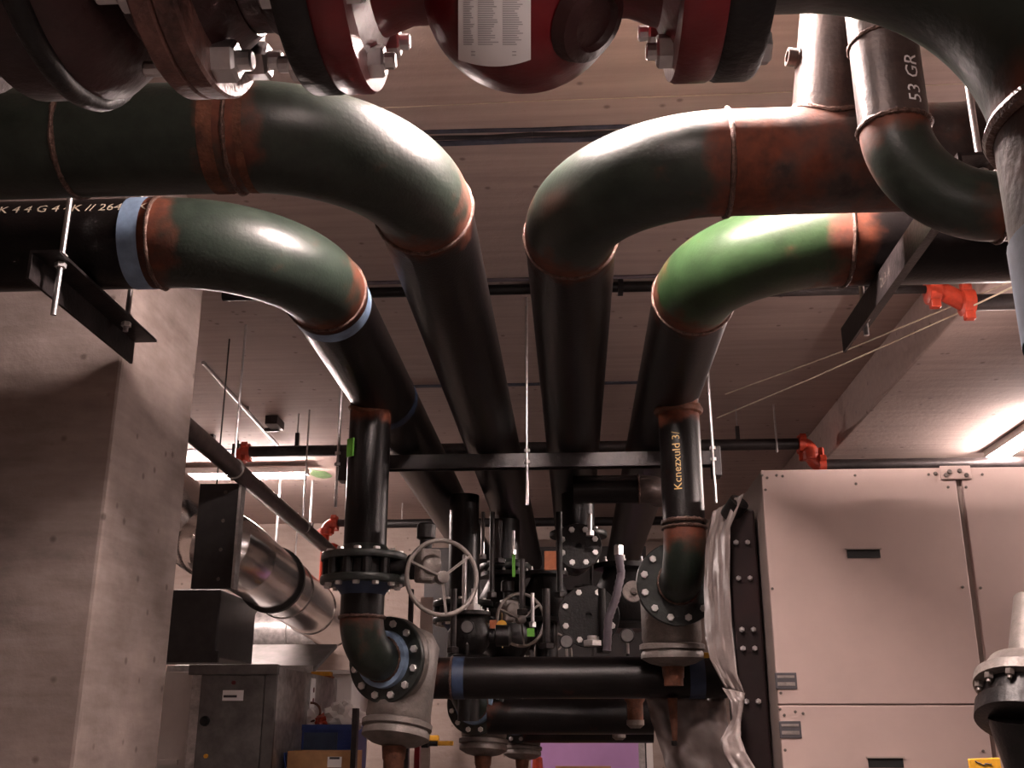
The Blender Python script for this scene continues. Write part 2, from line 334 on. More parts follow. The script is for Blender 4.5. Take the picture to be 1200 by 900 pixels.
# P3: rising branch with threaded outlet
bb = V((0.80, 2.934, ZP)); bt = at(990, -70, 2.80); bd = (bt - bb).normalized()
pp = straight(bb, bb + bd * 0.80, 20); obj('branch_pipe', MB().tube(pp, 0.118, 48, rv=rust_at(pp, [(bb, .35, .2)])), 'mill', P3)
tb = at(918, 66, 2.86); cx = bb + bd * (tb - bb).dot(bd)
obj('threaded_outlet', MB().lathe(cx + (tb - cx).normalized() * 0.10, tb - cx, [(0, 0.036), (0.02, 0.034), (0.022, 0.028), (0.05, 0.028), (0.05, 0.018), (0.03, 0.017)], 20), 'mill', P3)
sd = []
for i in range(49):
    t_ = 2 * PI * i / 48; a_, b_, _ = frame_for(bd); q = bb + (a_ * math.cos(t_) + b_ * math.sin(t_)) * 0.118
    # slide up along the branch until it leaves the run
    k = 0.0
    while ((q + bd * k - V((q.x, 2.934, ZP))) * 1.0).yz.length < RP + 0.001 and k < 0.4: k += 0.005
    sd.append(q + bd * k)
obj('weld_bead', MB().tube(sd, [0.009 * (1 + .4 * (random.random() - .5)) for _ in sd], 8), 'weld', P3)
pass
# P4
# ---- branches down to the pumps
def chalk_squiggle(p0, d, up, n, s, mtl, parent, name='chalk_writing'):
    pts = []; p0 = V(p0)
    for i in range(n): pts.append(p0 + V(d) * (i * s * 0.45) + V(up) * (s * (random.random() - .5)))
    return obj(name, MB().tube(pts, 0.0022, 4), mtl, parent)
ZT1 = zat(650, 5.05, 430)
YV = 5.05
def saddle(X, Y, r, parent): return obj('weld_bead', MB().tube([V((X + r * math.cos(t), Y + r * math.sin(t), ZP - math.sqrt(max(RP * RP - (r * math.cos(t)) ** 2, 0)) - .002)) for t in [2 * PI * i / 40 for i in range(41)]], 0.010, 8), 'rust', parent)
RV = 0.103
XB1 = at(431, 560, YV).x
pp = straight((XB1, YV, ZP), (XB1, YV, ZT1), 20)
obj('branch_pipe', MB().tube(pp, RV, 40, rv=rust_at(pp, [((XB1, YV, ZP - .16), .5, .06)])), 'black', P1); saddle(XB1, YV, RV, P1)
blk = MB().box((XB1 - 0.075, YV - 0.083, zat(529, YV, 430)), (0.045, 0.01, 0.09), (V((.78, -.62, 0)), V((.62, .78, 0)), Z_)); tag(obj('paint_mark', blk, 'lime', P1, smooth=False), 'lime green paint mark')
XB4, YB4 = at(799, 560, 5.1).x, 5.1
ZW4 = zat(612, 5.1, 798)
pp = straight((XB4, YB4, ZP), (XB4, YB4, ZW4), 20)
obj('branch_pipe', MB().tube(pp, 0.101, 40, rv=rust_at(pp, [((XB4, YB4, ZP - .16), .6, .07)])), 'black', P4); saddle(XB4, YB4, 0.101, P4)
obj('rust_collar', MB().torus((XB4, YB4, ZP - 0.155), Z_, 0.10, 0.022, 40, 8, 0.2), 'rust', P4)
weld((XB4, YB4, ZW4), Z_, P4, 0.101, 0.010)
def on_pipe_z(X, Y, zc, ang, r):             # reads upward; ang from -Y toward +X
    return lambda x, y: V((X + r * math.sin(ang - y / r), Y - r * math.cos(ang - y / r), zc + x))
tag(text_on('Kcnezxuld 3/', 0.055, on_pipe_z(XB4, YB4, zat(545, YB4, 790), -0.28, 0.103), 'chalky', 'chalk_writing', P4), 'yellow hand written mark along the pipe')

def flange(name, p, d, ro, ri, h, nb, rb, parent, m_='flange', bolt='bolt', bs=0.0165, bh=0.016, ph=0.0, hub=0.0, side=1, stud=0.0, back=False, bl=True):
    """ring plate from p along d; bolts sit on the face at p (side -1) or at p+d*h (side 1)"""
    d = V(d).normalized(); f = obj(name, MB().ringplate(p, d, ro, ri, h, 48), m_, parent)
    if hub: obj('hub', MB().lathe(V(p) + d * (h if side > 0 else 0), d * side, [(0, ri + 0.045), (hub, ri + 0.008), (hub, ri - .02)], 40), m_, parent)
    a, b, _ = frame_for(d); key = 'b%s%.4f%.4f%.3f' % (bolt, bs, bh, stud)
    if bl:
        for i in range(nb):
            t = 2 * PI * (i + ph) / nb; q = V(p) + (a * math.cos(t) + b * math.sin(t)) * rb
            place('bolt', key, hexnut(bs, bh, stud), bolt, q + d * (h if side > 0 else 0), d * side, parent if not f.parent or f.parent == parent and parent.parent is None else f, random.random())
            if back: place('bolt', key, hexnut(bs, bh, stud), bolt, q + d * (0 if side > 0 else h), d * -side, parent, random.random())
    return f

# top flange on P1's branch
flange('flange', (XB1, YV, ZT1), -Z_, 0.205, 0.09, 0.034, 12, 0.172, P1, bs=0.017, bh=0.016, side=-1, hub=0.05)

# ---------------------------------------------------------------- butterfly valve with handwheel
def butterfly(X, Y, z1, z0, label, wheel=True, s=1.0, wdir=V((0.45, -0.89, 0))):
    t = thing('butterfly_valve', (X, Y, z0), label, 'valve', 'butterfly valves above the pumps')
    zc = (z0 + z1) / 2
    obj('body', MB().lathe((X, Y, z0), Z_, [(0, .13 * s), (0.004, .155 * s), (z1 - z0 - .004, .155 * s), (z1 - z0, .13 * s)], 40), 'casting', t)
    for i in range(12):
        a = 2 * PI * (i + .5) / 12; q = V((X + .172 * s * math.cos(a), Y + .172 * s * math.sin(a), z0 + .001))
        place('lug', 'lug%.3f%.3f' % (z1 - z0, s), lambda: MB().lathe((0, 0, 0), Z_, [(0, .024 * s), (z1 - z0 - .002, .024 * s)], 10), 'casting', q, Z_, t)
    # neck to gear operator, right-front of the valve
    nd = V((0.95, -0.30, 0)).normalized(); g = V((X, Y, zc)) + nd * 0.335 * s
    obj('neck', MB().lathe(V((X, Y, zc)) + nd * .14 * s, nd, [(0, .045 * s), (.06 * s, .035 * s), (.10 * s, .03 * s), (.11 * s, .06 * s), (.13 * s, .06 * s)], 20), 'casting', t)
    gx = V((wdir.y, -wdir.x, 0)) * -1
    gb = obj('gear_box', MB().box(g, (0.10 * s, 0.11 * s, 0.15 * s), (gx, wdir, Z_)), 'grey', t, bevel=0.012, smooth=False)
    obj('cover', MB().lathe(g + wdir * .05 * s + Z_ * .0, wdir, [(0, .048 * s), (.02 * s, .045 * s), (.03 * s, .03 * s)], 20), 'grey', gb)
    obj('indicator_cap', MB().lathe(g + Z_ * .07 * s - gx * .01, Z_, [(0, .028 * s), (.05 * s, .03 * s), (.06 * s, .045 * s), (.12 * s, .045 * s), (.13 * s, .035 * s)], 20), 'casting', t)
    if wheel:
        wc = g + wdir * 0.15 * s + gx * 0.02 * s - Z_ * 0.07
        obj('stem', MB().tube([wc - wdir * .13 * s, wc], .012 * s, 10), 'zinc', t)
        w = obj('handwheel', MB().torus(wc, wdir, 0.168 * s, 0.0105 * s, 56, 10), 'grey', t)
        obj('wheel_hub', MB().lathe(wc - wdir * .03 * s, wdir, [(0, .028 * s), (.05 * s, .028 * s), (.055 * s, .018 * s)], 16), 'grey', w)
        for k in range(3):
            an = math.radians(38 + 120 * k); dd = gx * math.cos(an) + Z_ * math.sin(an)
            obj('spoke', MB().beam(wc, wc + dd * .166 * s, [(-.014 * s, -.005), (.014 * s, -.005), (.014 * s, .005), (-.014 * s, .005)]), 'grey', w, smooth=False)
    return t
ZV1, ZV0 = ZT1 - 0.034, ZT1 - 0.034 - 0.075
butterfly(XB1, YV, ZV1, ZV0, 'black butterfly valve with grey handwheel below the left branch pipe')

# ---------------------------------------------------------------- welded elbow spool + suction diffuser
def elbow_spool(X, Y, ztop, zax, ang, label, rp=RV, top=True, rfl=0.205, s=1.0, em='green', ro=0.5, blue=True, R0=.23):
    """flange on top, neck, elbow turning from downward to (sin ang, cos ang), ring flange on the outlet"""
    d = V((math.sin(ang), math.cos(ang), 0)); R = R0 * s
    t = thing('elbow_spool', (X, Y, zax), label, 'pipe elbow', 'elbow spools into the suction diffusers')
    if top:
        flange('flange', (X, Y, ztop), -Z_, rfl, rp * .9, 0.034 * s, 12, 0.172 * s, t, bs=.017 * s, bh=.016 * s, side=1)
        obj('neck', MB().lathe((X, Y, ztop - .034 * s), -Z_, [(0, rp + .04 * s), (.03 * s, rp + .012), (.05 * s, rp)], 40), 'dblue', t)
    zs = zax + R
    if ztop - zs > .05: obj('straight_pipe', MB().tube([(X, Y, ztop - (.04 if top else 0)), (X, Y, zs)], rp, 40), 'black', t)
    weld((X, Y, zs), Z_, t, rp, 0.009 * s)
    c = V((X, Y, zs)) + d * R; pts = arc(c, -d, -Z_, R, 24)
    obj('elbow', MB().tube(pts, rp, 44, rv=[ro * math.exp(-(i / 24) / .22) for i in range(25)]), em, t)
    e = pts[-1]; weld(e, d, t, rp, .007 * s)
    if blue: obj('blue_ring', MB().lathe(e, d, [(0, rp), (0, rp + .03 * s), (.035 * s, rp + .034 * s), (.035 * s, rp)], 40, caps=(False, False)), 'blue', t)
    fe = e + d * .035 * s
    flange('flange', fe, d, rfl, rp * .9, .034 * s, 12, rfl - .034 * s, t, bs=.0185 * s, bh=.014 * s, side=-1, ph=.5)
    return t, fe + d * .034 * s, d
def diffuser(p, d, label, drop, s=1.0, foot=0.9, gap=0.0, lean=0.0, back=.24):
    t = thing('suction_diffuser', p, label, 'strainer', 'suction diffusers in front of the pumps')
    p = V(p); q = p + d * back * s
    obj('inlet_flange', MB().ringplate(p, d, .205 * s, .09 * s, .05 * s, 48), 'grey', t)
    a, b, _ = frame_for(d)
    for i in range(12):
        tt = 2 * PI * (i + .5) / 12; place('bolt', 'db%.3f' % s, hexnut(.016 * s, .014 * s, .008 * s), 'bolt', p + d * .05 * s + (a * math.cos(tt) + b * math.sin(tt)) * .172 * s, d, t)
    ax = (-Z_ + d * lean).normalized()
    top = q + Z_ * .10 * s
    mb = MB(); mb.lathe(p + d * .045 * s, d, [(0, .125 * s), (.1 * s, .15 * s), ((back - .04) * s, .15 * s)], 40)
    L = drop
    mb.lathe(top, ax, [(-.07 * s, .04 * s), (-.04 * s, .12 * s), (.02 * s, .158 * s), (L * .62, .158 * s), (L * .66, .15 * s)], 40)
    obj('body', mb, 'grey', t)
    e = top + ax * (L * .66)
    obj('end_cover', MB().lathe(e, ax, [(0, .162 * s), (.006 * s, .172 * s), (.03 * s, .172 * s), (.036 * s, .155 * s), (.05 * s, .165 * s), (.075 * s, .165 * s), (.10 * s, .12 * s), (.115 * s, .06 * s)], 44), 'grey', t)
    e2 = e + ax * .11 * s
    obj('foot_pipe', MB().lathe(e2, -Z_, [(0, .06 * s), (.06 * s, .055 * s), (.07 * s, .05 * s), (max(.1, foot), .05 * s)], 24), 'rust', t)
    return t
ZA1 = zat(772, 5.2, 437); A1 = math.radians(22)
s1, f1, d1 = elbow_spool(XB1, YV, ZV0, ZA1, A1, 'left elbow spool with blue ring below the handwheel valve', R0=.18)
D1 = diffuser(f1, d1, 'grey suction diffuser bolted to the left elbow below the handwheel', 0.60, 1.0, 1.2, lean=-.22, back=.19)
ZA4 = zat(682, 5.3, 790); A4 = math.radians(-4)
s4, f4, d4 = elbow_spool(XB4, YB4, ZW4, ZA4, A4, 'right elbow spool with orange rusty weld below the marked branch pipe', rp=0.101, top=False, ro=0.75, blue=False)
D4 = diffuser(f4, d4, 'grey suction diffuser beside the plastic sheet at right', 0.56, 0.97, 0.10)
lug = at(742, 693, f4.y - .03)
obj('lifting_lug', MB().lathe(lug - Y_ * .01, Y_, [(0, .052), (.03, .052)], 20), 'grey', D4); obj('lug_bolt', MB().lathe(lug - Y_ * .012, -Y_, [(0, .016), (.015, .016)], 8), 'screw', D4)

# ---------------------------------------------------------------- further drops: second and third pump rows
D2_ = []
for k, (Y, ue, ve, lab) in enumerate(((7.3, 541, 828, 'second'), (9.4, 594, 846, 'third'))):
    X = at(ue, 700, Y).x if False else at(ue, ve, Y).x; za = zat(ve - 4, Y, ue)
    zv = za + 0.55
    pp = straight((X, Y, ZP - .1), (X, Y, zv + .11), 12)
    pr = P1
    tt = P1 if k == 0 else P2
    obj('branch_pipe', MB().tube(pp, RV, 32), 'black', tt)
    flange('flange', (X, Y, zv + .11), -Z_, .205, .09, .034, 12, .172, tt, side=-1)
    butterfly(X, Y, zv + .076, zv, 'black butterfly valve on the %s drop pipe behind the front header' % lab)
    s_, f_, d_ = elbow_spool(X, Y, zv, za, math.radians(14), 'dark elbow spool of the %s pump row under the header' % lab)
    dd_ = diffuser(f_, d_, 'grey suction diffuser of the %s pump row under the header' % lab, 0.50, 1.0, 1.2, lean=-.12, back=.2); D2_.append(dd_)

# ---------------------------------------------------------------- headers along X at the bottom
def header(name, label, u0, u1, v, Y, r, extra=None):
    p0 = at(u0, v, Y); p1_ = at(u1, v, Y); z = (p0.z + p1_.z) / 2
    p0 = V((p0.x, Y, z)); p1_ = V((p1_.x, Y, z))
    t = thing(name, p0, label, 'pipe', 'black cross pipes at eye level')
    pp = straight(p0, p1_, 20); obj('straight_pipe', MB().tube(pp, r, 44, rv=rust_at(pp, [(p0, .3, .1)])), 'black', t)
    return t, p0, p1_
H1, h0, h1 = header('header_pipe', 'nearest black cross pipe from the left diffuser to the plastic sheet', 508, 850, 794, 5.85, 0.108)
weld(h0 + X_ * .10, X_, H1, .108, .006)
xa = at(536, 794, 5.75).x; tag(band((xa - .03, 5.85, h0.z), (xa + .03, 5.85, h0.z), H1, .108, 'dblue'), None)
xa = at(818, 794, 5.75).x; band((xa - .04, 5.85, h0.z), (xa + .04, 5.85, h0.z), H1, .108, 'dblue')
H2, g0, g1 = header('header_pipe', 'second black cross pipe below and behind the nearest one', 572, 765, 838, 7.6, 0.125)
H3, g0, g1 = header('header_pipe', 'third black cross pipe lowest above the lavender board', 614, 765, 852, 9.6, 0.13)
for (u, v, Y, w) in ((744, 828, 7.0, .06), (725, 848, 9.3, .05)):
    p = at(u, v, Y); t = H2 if Y < 8 else H3
    fo = obj('support_foot', MB().lathe(p + Z_ * .12, -Z_, [(0, .07), (.08, .065), (.1, .05), (.20, .05)], 20), 'rust', t); obj('foot_cap', MB().lathe(p - Z_ * .08, -Z_, [(0, .055), (.03, .055), (.05, .03)], 20), 'grey', fo)

# ---------------------------------------------------------------- centre: drops of the two middle pipes with flanged control valves
def centre_drop(X, Y, z0, label, ztop=ZP - RP - .002, r=0.11):
    t = thing('drop_pipe', (X, Y, z0), label, 'pipe', 'drop pipes under the middle mains')
    pp = straight((X, Y, ztop), (X, Y, z0), 10); obj('straight_pipe', MB().tube(pp, r, 36), 'black', t)
    flange('flange', (X, Y, z0), -Z_, .19, .09, .034, 8, .155, t, side=-1, hub=.05)
    return t
def face_flange(p, d, label, ro=.20, nb=8, r=.10, length=.5):
    t = thing('blind_flange', p, label, 'flange', 'black flanges between the middle drops')
    flange('flange', p, d, ro, .02, .03, nb, ro - .035, t, m_='casting', side=-1, bs=.02, bh=.018, ph=.5)
    obj('stub_pipe', MB().lathe(V(p) + V(d).normalized() * .03, d, [(0, ro * .72), (.03, r), (length, r)], 32), 'black', t)
    return t
XC2, XC3 = at(592, 640, 7.9).x, at(678, 640, 7.0).x
zc2, zc3 = zat(662, 7.9, 592), zat(645, 7.0, 678)
DC2 = centre_drop(XC2, 7.9, zc2, 'black drop pipe under the second main with a lime paint mark')
DC3 = centre_drop(XC3, 7.0, zc3 + .12, 'black drop pipe under the third main beside the orange plate')
face_flange((XC3, 6.80, zat(640, 6.8, 675)), Y_, 'black flange with bright bolts below the third drop pipe', .148, 8)
face_flange((at(690, 722, 6.7).x, 6.7, zat(722, 6.7, 690)), Y_, 'lower black flange with bright bolts just above the nearest cross pipe', .19, 8)
def globe_body(c, s, label, foot=False):
    t = thing('control_valve', c, label, 'valve', 'black control valves in the middle'); c = V(c)
    obj('body', MB().lathe(c - Z_ * .2 * s, Z_, [(0, .17 * s), (.03 * s, .18 * s), (.05 * s, .12 * s), (.12 * s, .17 * s), (.22 * s, .19 * s), (.32 * s, .14 * s), (.36 * s, .12 * s), (.37 * s, .18 * s), (.40 * s, .18 * s)], 28), 'casting', t)
    obj('actuator', MB().lathe(c + X_ * .16 * s, X_, [(0, .06 * s), (.06 * s, .06 * s), (.07 * s, .09 * s), (.18 * s, .09 * s), (.2 * s, .06 * s)], 20), 'casting', t)
    for i in range(8): a = 2 * PI * i / 8; place('bolt', 'gb%.2f' % s, hexnut(.014 * s, .014 * s, .02 * s), 'bolt', c + V((math.cos(a) * .155 * s, math.sin(a) * .155 * s, .20 * s)), Z_, t)
    if foot: obj('stand_pipe', MB().tube([c - Z_ * .19 * s, (c.x, c.y, zat(845, c.y, 600))], .09 * s, 20), 'casting', t)
    return t
globe_body((XC2, 7.9, zc2 - .26), 1.0, 'black control valve with yellow tag under the second drop pipe')
globe_body((XC2 + .02, 7.75, zat(745, 7.75, 592)), 1.0, 'lower black control valve resting above the nearest cross pipe')
globe_body((XC3 + .30, 7.3, zat(700, 7.3, 720)), 1.1, 'black control valve left of the right elbow spool')
globe_body((at(550, 745, 6.5).x, 6.5, zat(745, 6.5, 550)), .7, 'black control valve right of the handwheel', True)
globe_body((at(640, 700, 7.8).x, 7.8, zat(700, 7.8, 640)), .9, 'black control valve between the two middle drop pipes', True)
# horizontal cross-over between third drop and the fourth main (elbowed, shiny)
t = thing('crossover_pipe', at(700, 572, 6.3), 'short black crossover pipe with an elbow below the strut', 'pipe')
ca, cb = at(672, 574, 6.3), at(748, 570, 6.3); cb = V((cb.x, cb.y, ca.z)); obj('straight_pipe', MB().tube([ca, cb], .085, 32), 'black', t)
obj('elbow', MB().tube(arc(cb + Y_ * .13, -Y_, X_, .13, 14), .085, 32), 'mill', t); weld(cb, X_, t, .085, .006)
# slim bright tubes, orange plate, yellow tags, lime marks
def slim(u, v0, v1, Y, r, mtl, parent, name='drain_tube'):
    p = at(u, v0, Y); q = V((p.x, p.y, zat(v1, Y, u))); o = obj(name, MB().tube([p, q], r, 12), mtl, parent)
    obj('fitting', MB().lathe(q, Z_, [(0, r * 2.0), (.03, r * 2.0), (.035, r * 1.2)], 6), mtl, o); return o
slim(577, 600, 700, 6.8, .016, 'angle', DC2); sl = slim(602, 622, 650, 6.8, .010, 'zinc', DC2); slim(624, 695, 735, 6.7, .012, 'zinc', DC2)
slim(691, 602, 628, 6.6, .014, 'bolt', DC3); slim(556, 690, 715, 6.4, .020, 'bolt', DC2, 'pipe_nipple'); slim(566, 600, 655, 7.6, .014, 'zinc', DC2); slim(694, 745, 757, 6.5, .030, 'bolt', DC3, 'pipe_nipple')
slim(585, 610, 660, 7.0, .022, 'angle', DC2); slim(612, 655, 720, 6.7, .018, 'angle', DC2); slim(640, 690, 760, 6.6, .024, 'angle', DC3); slim(655, 600, 700, 6.75, .020, 'casting', DC3); slim(705, 690, 765, 6.5, .022, 'casting', DC3); slim(545, 650, 730, 6.9, .016, 'zinc', DC2); slim(532, 690, 765, 6.3, .018, 'angle', DC2)
p = at(602, 663, 6.8); tag(obj('lime_strip', MB().box(p, (.02, .012, .14)), 'lime', DC2, smooth=False), 'lime green strip')
p = at(645, 657, 6.75); t = thing('orange_plate', p, 'orange plate between the two middle drop pipes', 'plate'); obj('plate', MB().box(p, (.078, .012, .12)), 'orangeplate', t, smooth=False, bevel=.003); obj('bracket', MB().box(p + V((0, .05, .05)), (.03, .1, .02)), 'casting', t, smooth=False)
p = at(588, 733, 6.9); t = thing('yellow_tag', p, 'yellow tag hanging on a wire under the second drop pipe', 'tag')
obj('tag_disc', MB().lathe(p, -Y_, [(0, .034), (.006, .034)], 18), 'yellow', t); obj('tag_card', MB().box(p + V((-.055, .004, .005)), (.045, .005, .06)), 'orangeplate', t, smooth=False); obj('wire', MB().tube([p + Z_ * .03, p + V((0, 0, .08))], .002, 5), 'chalky', t); obj('chain', MB().tube([p - Z_ * .03, p + V((.005, 0, -.14))], .0025, 5), 'chalky', t)
p = at(622, 741, 6.6); tag(obj('lime_strip', MB().box(p, (.045, .006, .05)), 'lime', DC2, smooth=False), 'small lime patch')
# flexible hose at right of the centre
pts = [at(725, 650, 6.2), at(728, 672, 6.2), at(722, 700, 6.15), at(713, 725, 6.1), at(711, 768, 6.1)]
t = thing('flexible_hose', pts[-1], 'grey violet flexible hose left of the right suction diffuser', 'hose')
sm = []
for i in range(len(pts) - 1):
    for k in range(8): sm.append(pts[i].lerp(pts[i + 1], k / 8))
obj('hose', MB().tube(sm, [.022 + .003 * (i % 2) for i in range(len(sm))], 14), 'hose', t); obj('end_fitting', MB().lathe(pts[0], Z_, [(0, .03), (.05, .03), (.06, .02)], 6), 'zinc', t)
# little pressure gauges in the middle
for i, (u, v, Y, lab) in enumerate(((548, 735, 6.4, 'round pressure gauge right of the left elbow spool'), (664, 752, 6.4, 'round pressure gauge above the nearest cross pipe near centre'), (735, 745, 6.2, 'round pressure gauge beside the flexible hose'))):
    p = at(u, v, Y); t = thing('pressure_gauge', p, lab, 'gauge', 'gauges among the middle pipes'); obj('riser', MB().tube([p + V((0, -.012, -.10)), (p.x, Y - .012, h0.z + .05), (p.x, 5.85, h0.z + .05)], .010, 8), 'casting', t)
    obj('case', MB().lathe(p, -Y_, [(0, .042), (.03, .042), (.034, .038)], 24), 'casting', t); obj('dial', MB().lathe(p - Y_ * .034, -Y_, [(0, .034), (.001, .034)], 24), 'dgalv', t); obj('stem', MB().tube([p + V((0, -.012, -.04)), p + V((0, -.012, -.10))], .009, 8), 'zinc', t)

# ---------------------------------------------------------------- support strut under the mains, with rods
zs = ZP - RP - 0.003
def rodparts(p0, p1, parent, nuts=(), r=.0085, name='threaded_rod'):
    obj(name, MB().tube([p0, p1], r, 10), 'zinc', parent)
    for q in nuts: place('nut', 'rodnut', hexnut(.019, .018, 0), 'bolt', q, Z_, parent)
t = thing('pipe_trapeze', (-0.25, 5.9, zs - .08), 'long black strut trapeze crossing under all four mains', 'pipe hanger')
xs0, xs1 = at(404, 540, 5.9).x, at(838, 532, 5.9).x
obj('strut', MB().beam((xs0, 5.9, zs - .04), (xs1, 5.9, zs - .04), [(-.04, -.04), (-.04, .04), (.04, .04), (.04, -.04), (.03, -.04), (.03, .03), (-.03, .03), (-.03, -.04)]), 'angle', t, smooth=False)
for x in (xs0, xs1): obj('end_plate', MB().box((x, 5.9, zs - .06), (.05, .10, .17)), 'angle', t, smooth=False, bevel=.004)
for x in (xs0 - .03, at(618, 530, 5.9).x, at(834, 530, 5.9).x):
    rodparts((x, 5.855, CEIL), (x, 5.855, zs - .30), t, ((x, 5.855, zs + .005), (x, 5.855, zs - .06)))

# angle iron trapezes under the runs
def angle_trapeze(X, y0, y1, label, rods, side=1):
    t = thing('angle_trapeze', (X, (y0 + y1) / 2, zs), label, 'pipe hanger', 'angle iron hangers under the pipe runs')
    w = .10; th = .010
    mb = MB(); mb.box2((X - w / 2, y0, zs - th), (X + w / 2, y1, zs)); mb.box2((X - side * w / 2 - (0 if side > 0 else th), y0, zs - w), (X - side * w / 2 + (th if side > 0 else 0), y1, zs - th))
    obj('angle_iron', mb, 'angle', t, smooth=False)
    for (x, y, low) in rods: rodparts((x, y, CEIL), (x, y, zs - low), t, ((x, y, zs + .001), (x, y, zs - th - .02)), r=.010)
    return t
xa = -1.71; angle_trapeze(xa, 3.08, 3.93, 'black angle iron hanger under the left runs in front of the column', ((xa + .02, 3.155, .20), (xa + .02, 3.70, .05)))
xa = 1.115; tr = angle_trapeze(xa, 2.62, 3.96, 'black angle iron hanger under the right runs', ((xa + .04, 2.70, .06), (xa + .0, 3.80, .09)))
tag(text_on('2L3-4', .05, lambda x, y: V((xa - .051, 3.35 - x, zs - .05 + y)), 'screw', 'chalk_writing', tr), 'faint chalk mark')

# ---------------------------------------------------------------- 53 GR drop and elbow
XG, YG = at(1040, 90, 2.35).x, 2.35
ZW = zat(138, 2.30, 1055)
t = thing('stencilled_pipe', (XG, YG, ZW), 'short black pipe stencilled 53 GR turning right through a green elbow', 'pipe')
pp = straight((XG, YG, ZW + 1.0), (XG, YG, ZW), 20); obj('straight_pipe', MB().tube(pp, .084, 48, rv=rust_at(pp, [((XG, YG, ZW + .47), .6, .06)])), 'mill', t)
weld((XG, YG, ZW), Z_, t, .084, .007); weld((XG, YG, zat(40, 2.3, 1010)), Z_, t, .084, .006)
e = arc((XG + .22, YG, ZW), -X_, -Z_, .22, 24); obj('elbow', MB().tube(e, .084, 48, rv=endrust(24, .95, .8, .16)), 'green', t); weld(e[-1], X_, t, .084, .006)
pp = straight(e[-1], e[-1] + X_ * 1.5, 20); obj('run_pipe', MB().tube(pp, .084, 40, rv=[.3] * 21), 'mill', t)
text_on('53 GR', .052, on_pipe_z(XG, YG, zat(93, 2.28, 1062), 0.42, .0855), 'stencil', 'stencil_lettering', t)

# ---------------------------------------------------------------- sprinkler mains with orange-red couplings
def jog(pts, r, parent, n=7):
    sm = []
    for i in range(len(pts) - 1):
        for k in range(n): sm.append(pts[i].lerp(pts[i + 1], k / n))
    sm.append(pts[-1]); return sm
def fitting_elbow(p, d0, d1, R, r, parent):
    """grooved elbow at corner p from direction d0 to d1, with two coupling collars"""
    p = V(p); d0 = V(d0); d1 = V(d1); c = p - d0 * R + d1 * R
    pts = arc(c, -d1, d0, R, 12); o = obj('grooved_elbow', MB().tube(pts, r * 1.12, 20), 'orange', parent)
    for q, d in ((pts[0], d0), (pts[-1], d1)):
        obj('coupling', MB().lathe(q - d * .03, d, [(0, r * 1.15), (.004, r * 1.5), (.056, r * 1.5), (.06, r * 1.15)], 20), 'orange', o)
        for k in (-1, 1):
            s_ = d.cross(V((.3, .5, .8))).normalized(); obj('ear', MB().box(q + s_ * k * r * 1.75, (.05, .035, .04), (d, s_, d.cross(s_))), 'orange', o, smooth=False, bevel=.004)
    return pts
YS = 8.2; zS = zat(525, YS, 600); rS = .045
t = thing('sprinkler_main', (0, YS, zS), 'far dark sprinkler main across the room jogging under the beam at an orange coupling', 'sprinkler pipe', 'sprinkler pipes with orange couplings')
xj = at(950, 522, YS).x; x0 = at(283, 530, YS).x; zlow = zat(544, YS, 1050)
obj('pipe', MB().tube([(x0, YS, zS), (xj - .05, YS, zS)], rS, 20), 'angle', t)
fitting_elbow((xj, YS, zS), X_, -Z_, .07, rS, t); fitting_elbow((xj, YS, zlow), -Z_, X_, .07, rS, t)
obj('pipe', MB().tube([(xj + .06, YS, zlow), (5.9, YS, zlow)], rS, 20), 'angle', t)
fitting_elbow((x0 - .02, YS, zS), -X_, -Z_, .06, rS, t)
for u in (348, 865): x = at(u, 520, YS).x; obj('hanger', MB().box((x, YS, zS + .09), (.03, .03, .12)), 'angle', t, smooth=False); obj('hanger_rod', MB().tube([(x, YS, zS + .14), (x, YS, CEIL)], .006, 6), 'zinc', t)
x = at(907, 500, YS).x; rodparts((x, YS - .05, CEIL), (x, YS - .05, zS - .08), t, (), .008)
YS2 = 4.9; c0 = at(1112, 350, YS2); xj2 = 2.16; zh = zat(341, YS2, 1100); zl = zat(354, YS2, 1160)
t = thing('sprinkler_main', (xj2, YS2, zl), 'nearer sprinkler pipe jogging under the beam at an orange coupling, upper right', 'sprinkler pipe', 'sprinkler pipes with orange couplings')
xq = at(1100, 345, YS2).x; xr = at(1132, 353, YS2).x
P_ = [V((xq - .03, YS2, zh)), V((xq + .03, YS2, zh - .01)), V((xq + .07, YS2, zl + .03)), V((xq + .12, YS2, zl)), V((xr, YS2, zl))]
obj('pipe', MB().tube([(xr - .03, YS2, zl), (5.9, YS2, zl)], .04, 20), 'angle', t)
obj('pipe', MB().tube([(0.75, YS2, zh + .01), (xq - .02, YS2, zh + .01)], .02, 12), 'angle', t)
obj('grooved_elbow', MB().tube(jog(P_, 0, 0), .045, 18), 'orange', t)
for q, d in ((P_[0], X_), (P_[-1], X_)):
    cp = obj('coupling', MB().lathe(q - d * .03, d, [(0, .05), (.006, .066), (.06, .066), (.066, .05)], 20), 'orange', t)
    for k in (-1, 1): obj('ear', MB().box(q + V((0, -.02, k * .075)), (.05, .04, .045)), 'orange', cp, smooth=False, bevel=.006)
# joint pipe hugging the ceiling
t = thing('ceiling_conduit', (0, 5.65, CEIL - .04), 'dark conduit strapped along the ceiling crossing above the mains', 'conduit')
obj('pipe', MB().tube([(-1.82 - .2, 5.65, CEIL - .035), (2.07, 5.65, CEIL - .035)], .03, 20), 'casting', t); obj('pipe', MB().tube([(-2.0, 5.56, CEIL - .012), (2.07, 5.56, CEIL - .012)], .011, 10), 'hose', t)
for x in (-1.2, -.2, .3, 1.2): obj('strap', MB().box((x, 5.65, CEIL - .036), (.03, .09, .07)), 'casting', t, smooth=False)
